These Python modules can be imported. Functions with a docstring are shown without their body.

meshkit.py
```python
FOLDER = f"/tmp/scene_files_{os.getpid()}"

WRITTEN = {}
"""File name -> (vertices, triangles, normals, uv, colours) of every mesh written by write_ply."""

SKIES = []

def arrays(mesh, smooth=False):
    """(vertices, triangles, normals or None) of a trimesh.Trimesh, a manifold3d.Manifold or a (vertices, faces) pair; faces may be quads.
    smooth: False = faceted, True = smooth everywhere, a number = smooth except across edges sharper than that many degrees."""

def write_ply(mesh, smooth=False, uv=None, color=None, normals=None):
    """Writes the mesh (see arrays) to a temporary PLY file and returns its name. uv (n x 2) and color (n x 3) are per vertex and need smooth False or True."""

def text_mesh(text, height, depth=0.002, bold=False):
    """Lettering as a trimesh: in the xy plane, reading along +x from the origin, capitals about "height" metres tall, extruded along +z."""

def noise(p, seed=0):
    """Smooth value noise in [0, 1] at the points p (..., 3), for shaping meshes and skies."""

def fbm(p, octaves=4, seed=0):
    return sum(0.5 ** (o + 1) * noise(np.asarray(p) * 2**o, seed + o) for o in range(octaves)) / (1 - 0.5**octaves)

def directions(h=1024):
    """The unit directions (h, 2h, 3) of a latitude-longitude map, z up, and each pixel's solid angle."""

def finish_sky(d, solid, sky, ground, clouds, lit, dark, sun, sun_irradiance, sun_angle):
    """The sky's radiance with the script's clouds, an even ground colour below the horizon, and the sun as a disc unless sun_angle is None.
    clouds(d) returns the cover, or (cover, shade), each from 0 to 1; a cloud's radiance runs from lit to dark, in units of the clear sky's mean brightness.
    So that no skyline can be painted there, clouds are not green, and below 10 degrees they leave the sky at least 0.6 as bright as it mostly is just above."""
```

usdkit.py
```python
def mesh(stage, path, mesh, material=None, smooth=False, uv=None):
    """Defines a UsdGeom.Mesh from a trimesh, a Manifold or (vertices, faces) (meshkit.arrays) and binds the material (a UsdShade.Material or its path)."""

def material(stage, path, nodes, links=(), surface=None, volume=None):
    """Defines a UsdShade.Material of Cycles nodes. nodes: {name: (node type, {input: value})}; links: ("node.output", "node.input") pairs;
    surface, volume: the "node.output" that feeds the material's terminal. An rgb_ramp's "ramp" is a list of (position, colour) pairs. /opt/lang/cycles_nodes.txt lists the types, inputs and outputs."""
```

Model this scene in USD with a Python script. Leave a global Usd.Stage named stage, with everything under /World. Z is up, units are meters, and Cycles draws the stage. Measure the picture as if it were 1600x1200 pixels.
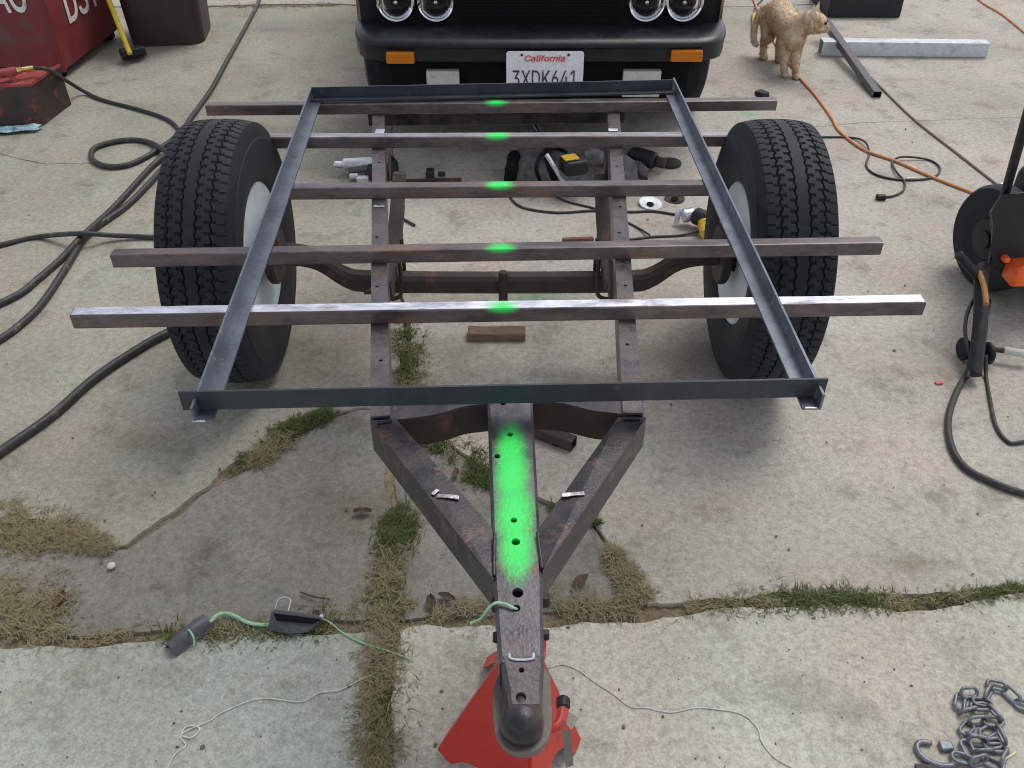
import math, random
import numpy as np, trimesh, manifold3d as m3, usdkit, meshkit
from shapely.geometry import Polygon, LineString, Point, box as sbox
from shapely.ops import unary_union
from shapely import affinity
from pxr import Usd, UsdGeom, UsdLux, UsdShade, Gf, Sdf

stage = Usd.Stage.CreateInMemory()
UsdGeom.SetStageUpAxis(stage, UsdGeom.Tokens.z)
UsdGeom.SetStageMetersPerUnit(stage, 1.0)
UsdGeom.Xform.Define(stage, '/World')
UsdGeom.Scope.Define(stage, '/World/Looks')
RNG = np.random.default_rng(7)
random.seed(7)

# ------------------------------------------------------------------ camera, sky, sun, exposure
CAM_Z, PITCH, FPX = 1.61, math.radians(38.0), 1400.0
cam = UsdGeom.Camera.Define(stage, '/World/camera')
cam.CreateHorizontalApertureAttr(36.0)
cam.CreateVerticalApertureAttr(27.0)
cam.CreateFocalLengthAttr(36.0 * FPX / 1600.0)
cam.CreateClippingRangeAttr(Gf.Vec2f(0.05, 500))
cam.AddTranslateOp().Set(Gf.Vec3d(0, 0, CAM_Z))
cam.AddRotateXOp().Set(90 - 38.0)
cam.CreateExposureAttr(0.75)

SUN = np.array([0.35, 0.45, 0.95]); SUN /= np.linalg.norm(SUN)
dome = UsdLux.DomeLight.Define(stage, '/World/sky')
dome.CreateIntensityAttr(1.0)
dome.GetPrim().SetCustomDataByKey('kind', 'structure')
skym = usdkit.material(stage, '/World/Looks/sky_look', {
    's': ('sky_texture', {'sky_type': 'single_scattering', 'sun_disc': False, 'sun_elevation': math.asin(SUN[2]),
                          'sun_rotation': math.atan2(SUN[0], SUN[1]), 'aerosol_density': 2.0}),
    'h': ('hsv', {'saturation': 0.36, 'value': 1.0}),
    'tc': ('texture_coordinate', {}),
    'n': ('noise_texture', {'scale': 2.2, 'detail': 5.0, 'roughness': 0.55}),
    'r': ('rgb_ramp', {'ramp': [(0.3, (0.82, 0.83, 0.86)), (0.7, (1.12, 1.1, 1.08))]}),
    'm': ('mix', {'mix_type': 'multiply', 'fac': 1.0}),
    'b': ('background_shader', {'strength': 0.11})},
    [('s.color', 'h.color'), ('tc.generated', 'n.vector'), ('n.fac', 'r.fac'), ('h.color', 'm.color1'), ('r.color', 'm.color2'), ('m.color', 'b.color')],
    surface='b.background')
UsdShade.MaterialBindingAPI.Apply(dome.GetPrim()).Bind(skym)
sun = UsdLux.DistantLight.Define(stage, '/World/sun')
sun.CreateIntensityAttr(0.22); sun.CreateAngleAttr(28.0); sun.CreateColorAttr(Gf.Vec3f(1, .96, .9))
sun.CreateNormalizeAttr(True)
_z = Gf.Vec3d(*map(float, SUN)); _r = Gf.Rotation(Gf.Vec3d(0, 0, 1), _z)
sun.AddTransformOp().Set(Gf.Matrix4d().SetRotate(_r))

# ------------------------------------------------------------------ helpers
ST, CT = math.sin(PITCH), math.cos(PITCH)
def ray(px, py):
    a, b = (px - 800) / FPX, -(py - 600) / FPX
    return np.array([a, b * ST + CT, b * CT - ST])
def at(px, py, z=0.0):
    d = ray(px, py); t = (z - CAM_Z) / d[2]
    return np.array([0, 0, CAM_Z]) + d * t
def atY(px, py, Y):
    d = ray(px, py); return np.array([0, 0, CAM_Z]) + d * (Y / d[1])
def ats(pts, z=0.0):
    return np.array([at(p[0], p[1], p[2] if len(p) > 2 else z) for p in pts])

COUNT = {}
ORIGIN = {}
def numbered(parent, name):
    k = COUNT.get((parent, name), 0); COUNT[(parent, name)] = k + 1
    return f'{parent}/{name}' + (f'_{k:03d}' if k else '')
def tag(path, label=None, cat=None, group=None, kind=None):
    p = stage.GetPrimAtPath(path)
    for k, v in (('label', label), ('category', cat), ('group', group), ('kind', kind)):
        if v: p.SetCustomDataByKey(k, v)
    return path
def thing(name, label, cat, loc=(0, 0, 0), group=None, kind=None, parent='/World'):
    path = numbered(parent, name)
    x = UsdGeom.Xform.Define(stage, path)
    loc = np.asarray(loc, float)
    up = ORIGIN.get(parent, np.zeros(3))
    x.AddTranslateOp().Set(Gf.Vec3d(*map(float, loc - up)))
    ORIGIN[path] = loc
    return tag(path, label, cat, group, kind)
def group(name, parent):
    path = numbered(parent, name)
    UsdGeom.Xform.Define(stage, path); ORIGIN[path] = ORIGIN.get(parent, np.zeros(3))
    return path
def obj(name, mesh, mat, parent='/World', label=None, cat=None, grp=None, kind=None, smooth=35):
    path = numbered(parent, name)
    if hasattr(mesh, 'to_mesh'):
        mm = mesh.to_mesh(); mesh = trimesh.Trimesh(mm.vert_properties[:, :3], mm.tri_verts, process=False)
    if isinstance(mesh, (list,)): mesh = cat_meshes(mesh)
    v = np.asarray(mesh.vertices, float); f = np.asarray(mesh.faces)
    if parent == '/World':
        o = np.array([(v[:, 0].min() + v[:, 0].max()) / 2, (v[:, 1].min() + v[:, 1].max()) / 2, v[:, 2].min()])
        if kind in ('structure', 'stuff'): o = np.zeros(3)
    else:
        o = ORIGIN.get(parent, np.zeros(3))
    m = usdkit.mesh(stage, path, trimesh.Trimesh(v - o, f, process=False), mat, smooth=smooth)
    if parent == '/World' and np.any(o):
        UsdGeom.Xformable(m).AddTranslateOp().Set(Gf.Vec3d(*map(float, o)))
    ORIGIN[path] = o
    return tag(path, label, cat, grp, kind)
def cat_meshes(ms):
    out = []
    for m in ms:
        if hasattr(m, 'to_mesh'):
            mm = m.to_mesh(); m = trimesh.Trimesh(mm.vert_properties[:, :3], mm.tri_verts, process=False)
        out.append(trimesh.Trimesh(np.asarray(m.vertices), np.asarray(m.faces), process=False))
    return trimesh.util.concatenate(out)
def tm(man):
    mm = man.to_mesh(); return trimesh.Trimesh(mm.vert_properties[:, :3], mm.tri_verts, process=False)

def smooth_path(P, n=8):
    P = np.asarray(P, float)
    if len(P) < 3: return np.array([P[0] + (P[-1] - P[0]) * t for t in np.linspace(0, 1, n + 1)])
    Q = np.vstack([2 * P[0] - P[1], P, 2 * P[-1] - P[-2]])
    out = []
    for i in range(1, len(Q) - 2):
        p0, p1, p2, p3 = Q[i - 1:i + 3]
        for t in np.arange(n) / n:
            out.append(.5 * ((2 * p1) + (-p0 + p2) * t + (2 * p0 - 5 * p1 + 4 * p2 - p3) * t ** 2 + (-p0 + 3 * p1 - 3 * p2 + p3) * t ** 3))
    out.append(Q[-2])
    return np.array(out)
def tube(P, r, sides=10, n=8, closed=False, raw=False):
    p = np.asarray(P, float) if raw else smooth_path(P, n)
    N = len(p)
    t = np.gradient(p, axis=0) if not closed else (np.roll(p, -1, 0) - np.roll(p, 1, 0))
    t /= np.linalg.norm(t, axis=1, keepdims=True) + 1e-12
    a = np.zeros_like(p)
    ref = np.array([0, 0, 1.0]) if abs(t[0, 2]) < .9 else np.array([1.0, 0, 0])
    a[0] = np.cross(t[0], ref)
    for i in range(1, N):
        a[i] = a[i - 1] - t[i] * np.dot(a[i - 1], t[i])
        a[i] /= np.linalg.norm(a[i]) + 1e-12
    a[0] /= np.linalg.norm(a[0])
    b = np.cross(t, a)
    ang = np.arange(sides) * 2 * math.pi / sides
    rr = np.broadcast_to(np.asarray(r, float), (N,))
    v = p[:, None] + rr[:, None, None] * (np.cos(ang)[None, :, None] * a[:, None] + np.sin(ang)[None, :, None] * b[:, None])
    v = v.reshape(-1, 3); f = []
    R = N if closed else N - 1
    for i in range(R):
        for j in range(sides):
            A = i * sides + j; B = i * sides + (j + 1) % sides
            C = ((i + 1) % N) * sides + (j + 1) % sides; D = ((i + 1) % N) * sides + j
            f += [(A, B, C), (A, C, D)]
    if not closed:
        v = np.vstack([v, p[0], p[-1]]); c0, c1 = len(v) - 2, len(v) - 1
        for j in range(sides):
            f.append((c0, (j + 1) % sides, j)); f.append((c1, (N - 1) * sides + j, (N - 1) * sides + (j + 1) % sides))
    m = trimesh.Trimesh(v, np.array(f), process=False); m.fix_normals() if False else None
    return m
def frame_of(p0, p1, up=(0, 0, 1)):
    p0, p1 = np.asarray(p0, float), np.asarray(p1, float)
    L = np.linalg.norm(p1 - p0); d = (p1 - p0) / L
    s = np.cross(d, up); s /= np.linalg.norm(s); u = np.cross(s, d)
    M = np.eye(4); M[:3, 0], M[:3, 1], M[:3, 2], M[:3, 3] = s, u, d, p0
    return M, L
def rrect(w, h, r=.003, seg=3):
    return sbox(-w / 2 + r, -h / 2 + r, w / 2 - r, h / 2 - r).buffer(r, quad_segs=seg)
def extr(poly, p0, p1, up=(0, 0, 1)):
    """poly's x = sideways (right when looking p0->p1), y = up; extruded from p0 to p1."""
    M, L = frame_of(p0, p1, up)
    m = trimesh.creation.extrude_polygon(poly, L, engine='earcut'); m.apply_transform(M); return m
def beam(p0, p1, w, h, r=.003, hollow=0, up=(0, 0, 1), rows=1):
    """a bar whose TOP centre line is p0-p1"""
    poly = affinity.translate(rrect(w, h, r), 0, -h / 2)
    if hollow: poly = poly.difference(affinity.translate(rrect(w - 2 * hollow, h - 2 * hollow, max(r - hollow, .0006)), 0, -h / 2))
    return extr(poly, p0, p1, up)
def bx(c, size, r=0.0, rotz=0.0, rotx=0.0, roty=0.0):
    if r > 0:
        sx, sy, sz = [max(s / 2 - r, 1e-4) for s in size]
        base = m3.Manifold.sphere(r, 12)
        pts = [base.translate((x * sx, y * sy, z * sz)) for x in (-1, 1) for y in (-1, 1) for z in (-1, 1)]
        m = tm(m3.Manifold.batch_hull(pts))
    else:
        m = trimesh.creation.box(size)
    for ang, ax in ((rotx, (1, 0, 0)), (roty, (0, 1, 0)), (rotz, (0, 0, 1))):
        if ang: m.apply_transform(trimesh.transformations.rotation_matrix(math.radians(ang), ax))
    m.apply_translation(c); return m
def cyl(p0, p1, r, sections=20, r1=None, bev=0.0):
    M, L = frame_of(p0, p1, (0, 0, 1) if abs((np.asarray(p1) - np.asarray(p0))[2]) < .95 * np.linalg.norm(np.asarray(p1) - np.asarray(p0)) else (0, 1, 0))
    r1 = r if r1 is None else r1
    b = min(bev, L * .3, r * .4)
    prof = [(0, 0), (r - b, 0), (r, b), (r1, L - b), (r1 - b, L), (0, L)] if b > 0 else [(0, 0), (r, 0), (r1, L), (0, L)]
    m = trimesh.creation.revolve(np.array(prof), sections=sections); m.apply_transform(M); return m
def lathe(prof, c, axis=(0, 0, 1), sections=32):
    m = trimesh.creation.revolve(np.array(prof, float), sections=sections)
    m.apply_transform(trimesh.geometry.align_vectors((0, 0, 1), axis)); m.apply_translation(c); return m
def hullpts(pts): return trimesh.convex.convex_hull(np.asarray(pts, float))
def prism(pts2, z0, z1, r=0.0):
    m = trimesh.creation.extrude_polygon(Polygon(pts2), z1 - z0, engine='earcut'); m.apply_translation((0, 0, z0)); return m
def wobble(mesh, amp, scale, seed=0, sub=0):
    for _ in range(sub): mesh = mesh.subdivide()
    v = np.array(mesh.vertices)
    d = np.stack([meshkit.fbm(v * scale + 11.3 * k, 3, seed + k) - .5 for k in range(3)], -1)
    mesh.vertices = v + d * 2 * amp; return mesh

# ------------------------------------------------------------------ materials
LOOK = {}
def mat(name, nodes, links, surface='p.BSDF', volume=None):
    LOOK[name] = usdkit.material(stage, '/World/Looks/' + name, nodes, links, surface=surface, volume=volume); return LOOK[name]
def worn(name, c1, c2, scale=14, metallic=0.0, rough=(.4, .65), bump=.15, bscale=120, bdist=.002, spots=None, spot_amt=(.58, .66), spot_scale=9, spec=.5, stretch=(1, 1, 1), c3=None):
    """two-tone mottled material with grain, optional spots (rust, dirt) of a third colour"""
    nd = {'g': ('geometry', {}), 'mp': ('mapping', {'scale': stretch}),
          'n': ('noise_texture', {'scale': scale, 'detail': 6.0, 'roughness': .62}),
          'r': ('rgb_ramp', {'ramp': [(.32, c1), (.68, c2)]}),
          'n2': ('noise_texture', {'scale': bscale, 'detail': 4.0, 'roughness': .6}),
          'rr': ('map_range', {'from_min': .3, 'from_max': .7, 'to_min': rough[0], 'to_max': rough[1]}),
          'b': ('bump', {'strength': bump, 'distance': bdist}),
          'fine': ('mix', {'mix_type': 'multiply', 'fac': .35}),
          'fr': ('rgb_ramp', {'ramp': [(.3, (.55, .55, .55)), (.7, (1.25, 1.25, 1.25))]}),
          'p': ('principled_bsdf', {'metallic': metallic, 'specular_ior_level': spec})}
    ln = [('g.position', 'mp.vector'), ('mp.vector', 'n.vector'), ('n.fac', 'r.fac'), ('mp.vector', 'n2.vector'), ('n2.fac', 'b.height'), ('n.fac', 'rr.value'),
          ('rr.result', 'p.roughness'), ('b.normal', 'p.normal'), ('n2.fac', 'fr.fac'), ('fr.color', 'fine.color2')]
    out = 'r.color'
    if spots is not None:
        nd['n3'] = ('noise_texture', {'scale': spot_scale, 'detail': 7.0, 'roughness': .68})
        nd['sr'] = ('rgb_ramp', {'ramp': [(spot_amt[0], (0, 0, 0)), (spot_amt[1], (1, 1, 1))]})
        nd['sm'] = ('mix', {'color2': spots})
        ln += [('mp.vector', 'n3.vector'), ('n3.fac', 'sr.fac'), ('sr.color', 'sm.fac'), (out, 'sm.color1')]
        out = 'sm.color'
        if metallic:
            nd['mm'] = ('map_range', {'to_min': metallic, 'to_max': 0.05})
            ln += [('sr.color', 'mm.value'), ('mm.result', 'p.metallic')]
    ln += [(out, 'fine.color1'), ('fine.color', 'p.base_color')]
    return mat(name, nd, ln), nd, ln
def w(*a, **k): return worn(*a, **k)[0]

GREEN = (.012, .72, .1)
def with_green(name, blobs, args, kw):
    """mill steel with a sprayed fluorescent green mark: blobs = [(centre, half sizes)] in metres"""
    _, nd, ln = worn(name + '_plain', *args, **kw)
    ln = [l for l in ln if l[1] != 'p.base_color']
    nd = dict(nd); outs = None
    nd['gn'] = ('noise_texture', {'scale': 60.0, 'detail': 8.0, 'roughness': .85}); ln.append(('g.position', 'gn.vector'))
    for i, (c, h) in enumerate(blobs):
        nd[f's{i}'] = ('vector_math', {'math_type': 'subtract', 'vector2': tuple(c)})
        nd[f'd{i}'] = ('vector_math', {'math_type': 'divide', 'vector2': tuple(h)})
        nd[f'l{i}'] = ('vector_math', {'math_type': 'length'})
        nd[f'a{i}'] = ('math', {'math_type': 'multiply_add', 'value2': .7, 'value3': -.35})
        nd[f'e{i}'] = ('math', {'math_type': 'add'})
        nd[f'f{i}'] = ('map_range', {'range_type': 'smoothstep', 'from_min': 1.3, 'from_max': .25, 'to_min': 0.0, 'to_max': 1.0, 'clamp': True})
        ln += [('g.position', f's{i}.vector1'), (f's{i}.vector', f'd{i}.vector1'), (f'd{i}.vector', f'l{i}.vector1'), ('gn.fac', f'a{i}.value1'),
               (f'l{i}.value', f'e{i}.value1'), (f'a{i}.value', f'e{i}.value2'), (f'e{i}.value', f'f{i}.value')]
        if outs is None: outs = f'f{i}.result'
        else:
            nd[f'x{i}'] = ('math', {'math_type': 'maximum'}); ln += [(outs, f'x{i}.value1'), (f'f{i}.result', f'x{i}.value2')]; outs = f'x{i}.value'
    nd['gm'] = ('mix', {'color2': GREEN}); ln += [(outs, 'gm.fac'), ('fine.color', 'gm.color1'), ('gm.color', 'p.base_color')]
    met = kw.get('metallic', 0)
    if met:
        nd['inv'] = ('math', {'math_type': 'subtract', 'value1': 1.0}); nd['mg'] = ('math', {'math_type': 'multiply', 'value1': met})
        ln = [l for l in ln if l[1] != 'p.metallic']
        ln += [(outs, 'inv.value2'), ('inv.value', 'mg.value2'), ('mg.value', 'p.metallic')]
    return mat(name, nd, ln)

RUST_STEEL = dict(scale=22, metallic=.55, rough=(.26, .5), bump=.3, bscale=160, spots=(.13, .06, .036), spot_amt=(.55, .7), spot_scale=20)
FRAME = ((.022, .022, .026), (.062, .055, .057))
M_frame = w('old_frame_steel', *FRAME, **RUST_STEEL)
M_rail = w('rail_steel', (.05, .046, .05), (.12, .105, .108), **RUST_STEEL)
M_axle = w('axle_rust', (.018, .015, .014), (.05, .034, .027), scale=18, metallic=.2, rough=(.5, .75), spots=(.11, .045, .025), spot_scale=11)
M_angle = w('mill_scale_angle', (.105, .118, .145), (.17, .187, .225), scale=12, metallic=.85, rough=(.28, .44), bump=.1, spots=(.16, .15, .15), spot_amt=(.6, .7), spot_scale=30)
M_angle_dark = w('dark_angle_dim_reflection', (.018, .023, .03), (.034, .041, .05), scale=12, metallic=.3, rough=(.34, .55), bump=.15, spots=(.075, .06, .055), spot_amt=(.62, .74), spot_scale=30)  # darker stock, with the dim reflection of the upright faces put into its colour
M_bright = w('ground_bare_metal', (.62, .63, .7), (.86, .87, .93), scale=60, metallic=1.0, rough=(.18, .34), bump=.2, bscale=300)
M_rubber = w('tyre_rubber', (.0115, .0135, .0165), (.021, .0235, .028), scale=26, rough=(.5, .68), bump=.2, bscale=220, spots=(.03, .026, .023), spot_amt=(.6, .72), spot_scale=20, spec=.2)
M_rim = w('white_rim_paint', (.44, .51, .55), (.58, .65, .69), scale=15, rough=(.3, .5), bump=.06, spots=(.3, .27, .22), spot_amt=(.64, .72))
M_black_plastic = w('black_plastic', (.007, .007, .008), (.018, .018, .02), scale=30, rough=(.4, .65), bump=.12, spec=.35)
M_bumper = w('bumper_plastic', (.005, .006, .0075), (.012, .013, .016), scale=10, rough=(.26, .4), bump=.12, bscale=260, spots=(.045, .042, .04), spot_amt=(.6, .75), spot_scale=9, spec=.35)
M_carpaint = w('black_car_paint', (.003, .003, .004), (.006, .006, .007), scale=6, rough=(.12, .24), bump=.02, spec=.3)
M_dark = w('dark_void', (.004, .004, .004), (.008, .0075, .007), scale=10, rough=(.7, .9), spec=.12)
M_cable = w('cable_rubber', (.013, .013, .0145), (.034, .033, .033), scale=50, rough=(.45, .65), bump=.15, spots=(.13, .115, .1), spot_amt=(.58, .72), spot_scale=24)
M_red = w('red_jack_paint', (.37, .02, .013), (.48, .028, .017), scale=9, rough=(.32, .55), bump=.12, spots=(.1, .03, .025), spot_amt=(.58, .68), spot_scale=22)
M_redbox = w('old_red_paint', (.12, .014, .016), (.2, .02, .022), scale=6, rough=(.45, .7), bump=.15, spots=(.09, .05, .045), spot_amt=(.55, .68), spot_scale=7)
M_redtop = w('worn_red_lid', (.2, .03, .025), (.3, .05, .04), scale=14, rough=(.4, .65), bump=.15, spots=(.42, .33, .3), spot_amt=(.6, .7), spot_scale=16)
M_soot = w('sooty_red_front', (.02, .014, .013), (.05, .025, .02), scale=14, rough=(.5, .75), spots=(.3, .05, .02), spot_amt=(.56, .68), spot_scale=13)
M_brown = w('dark_brown_plastic', (.022, .011, .012), (.042, .022, .023), scale=12, rough=(.4, .6), bump=.1, spots=(.08, .05, .045), spot_amt=(.63, .75))
M_yellow = w('yellow_handle', (.55, .4, .02), (.7, .52, .03), scale=20, rough=(.35, .5))
M_yellowtool = w('yellow_tool_plastic', (.5, .3, .02), (.68, .42, .03), scale=40, rough=(.35, .55), spots=(.12, .08, .03), spot_amt=(.56, .66), spot_scale=40)
M_brass = w('brass', (.6, .45, .16), (.75, .6, .25), scale=30, metallic=1.0, rough=(.25, .4))
M_silver = w('dull_silver', (.5, .5, .53), (.68, .68, .72), scale=40, metallic=.9, rough=(.3, .5), spots=(.25, .23, .22))
M_galv = w('galvanised_steel', (.42, .46, .48), (.56, .6, .63), scale=26, metallic=.45, rough=(.4, .55), bump=.08, spots=(.3, .32, .32), spot_amt=(.55, .7), spot_scale=8)
M_chain = w('galvanised_chain', (.13, .14, .155), (.24, .255, .275), scale=60, metallic=.65, rough=(.42, .6), spots=(.14, .12, .11), spot_scale=40)
M_orange = w('orange_cord', (.55, .2, .07), (.68, .28, .11), scale=40, rough=(.5, .7), spots=(.38, .2, .12))
M_cord_brown = w('brown_cord', (.16, .11, .085), (.26, .18, .14), scale=50, rough=(.6, .8))
M_string = w('white_string', (.5, .51, .48), (.68, .69, .66), scale=90, rough=(.7, .9))
M_greenstr = w('green_string', (.18, .42, .22), (.4, .6, .42), scale=90, rough=(.7, .9))
M_guard = w('grey_plastic_cover', (.045, .05, .06), (.085, .09, .105), scale=30, rough=(.4, .6), spots=(.2, .18, .16), spot_amt=(.62, .74), spot_scale=40)
M_canvas = w('grey_canvas', (.07, .064, .064), (.19, .175, .17), scale=30, rough=(.8, .95), bump=.4, bscale=300)
M_wood = w('weathered_wood', (.09, .055, .035), (.2, .13, .08), scale=30, rough=(.7, .9), stretch=(1, 8, 8), bump=.4, bscale=60)
M_plate = w('plate_white', (.68, .68, .7), (.78, .78, .8), scale=20, rough=(.3, .5), spots=(.5, .5, .5), spot_amt=(.66, .76))
M_platered = w('plate_red', (.6, .06, .06), (.66, .1, .1), scale=20)
M_plateblue = w('plate_blue', (.02, .025, .07), (.035, .04, .1), scale=20)
M_white = w('white_stencil', (.55, .53, .53), (.75, .73, .73), scale=20, rough=(.5, .7), spots=(.25, .1, .1), spot_amt=(.58, .68), spot_scale=30)
M_pad = w('grey_white_pad', (.42, .41, .38), (.55, .54, .5), scale=25, rough=(.5, .7), spots=(.25, .23, .2))
M_amber = mat('amber_lens', {'w': ('wave_texture', {'scale': 60.0, 'bands_direction': 'x'}), 'g': ('geometry', {}), 'b': ('bump', {'strength': .25, 'distance': .002}),
              'p': ('principled_bsdf', {'base_color': (.75, .22, .008), 'roughness': .2, 'transmission_weight': .15})},
              [('g.position', 'w.vector'), ('w.fac', 'b.height'), ('b.normal', 'p.normal')])
M_lampglass = mat('lamp_glass', {'g': ('geometry', {}), 'w': ('wave_texture', {'scale': 28.0, 'bands_direction': 'x'}), 'b': ('bump', {'strength': .2, 'distance': .003}),
                  'f': ('fresnel', {'IOR': 1.5}), 't': ('transparent_bsdf', {'color': (.95, .96, .97)}), 'gl': ('glossy_bsdf', {'roughness': .04}), 'm': ('mix_closure', {})},
                  [('g.position', 'w.vector'), ('w.fac', 'b.height'), ('b.normal', 'gl.normal'), ('f.fac', 'm.fac'), ('t.BSDF', 'm.closure1'), ('gl.BSDF', 'm.closure2')], surface='m.closure')
M_chrome = w('lamp_reflector', (.78, .79, .8), (.88, .89, .9), scale=20, metallic=1.0, rough=(.08, .16), bump=.03)
M_reflector = w('lamp_bowl', (.72, .73, .75), (.86, .87, .88), scale=30, metallic=.6, rough=(.38, .5), bump=.05)
M_glass = mat('car_glass', {'f': ('fresnel', {'IOR': 1.5}), 't': ('transparent_bsdf', {'color': (.3, .33, .33)}), 'gl': ('glossy_bsdf', {'roughness': .02}), 'm': ('mix_closure', {})},
              [('f.fac', 'm.fac'), ('t.BSDF', 'm.closure1'), ('gl.BSDF', 'm.closure2')], surface='m.closure')
M_rag = w('blue_rag', (.2, .38, .44), (.45, .6, .64), scale=30, rough=(.8, .95), spots=(.1, .2, .26), spot_amt=(.5, .6), spot_scale=20)
M_fur = w('sandy_fur', (.6, .47, .34), (.8, .66, .5), scale=12, rough=(.85, .95), bump=.2, bscale=260, bdist=.002, spots=(.36, .2, .1), spot_amt=(.5, .66), spot_scale=14, spec=.15)
M_leaf = w('dry_leaf', (.05, .03, .022), (.12, .07, .045), scale=40, rough=(.7, .9))
M_redbit = w('red_scrap', (.6, .06, .05), (.7, .1, .08), scale=40)
M_orangepaint = w('orange_engine_paint', (.75, .09, .015), (.85, .14, .03), scale=20, rough=(.3, .5), spots=(.2, .05, .02), spot_amt=(.6, .7))
M_rustbar = w('rusty_bar', (.13, .05, .03), (.22, .09, .055), scale=40, rough=(.7, .9))
M_pebble = w('grit', (.05, .042, .035), (.2, .17, .14), scale=60, rough=(.8, .95))

# concrete: pale, stained, speckled; tone differs a little between slabs
STAINS_AND_SHADE = [((430, 46), (.16, .07), (.2, .2, .24), .7), ((395, 205), (.2, .12), (.22, .18, .13), .5), ((1050, 560), (.26, .12), (.2, .18, .14), .6), ((560, 790), (.15, .09), (.13, .12, .09), .5), ((840, 470), (.13, .1), (.2, .38, .2), .6), ((800, 620), (.1, .08), (.18, .33, .18), .5),
          ((1170, 178), (.08, .04), (.14, .4, .17), .5), ((480, 560), (.2, .12), (.2, .18, .14), .55), ((1240, 1080), (.1, .06), (.26, .26, .24), .5), ((1420, 880), (.08, .04), (.22, .19, .14), .7), ((700, 560), (.2, .12), (.17, .16, .12), .5), ((930, 600), (.2, .1), (.2, .19, .15), .5), ((250, 690), (.16, .07), (.22, .2, .14), .45), ((1330, 1110), (.07, .04), (.25, .24, .22), .6), ((720, 200), (.9, .3), (.16, .14, .12), .5)]  # real stains and overspray; blotches under trailer and car also paint in shade
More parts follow.
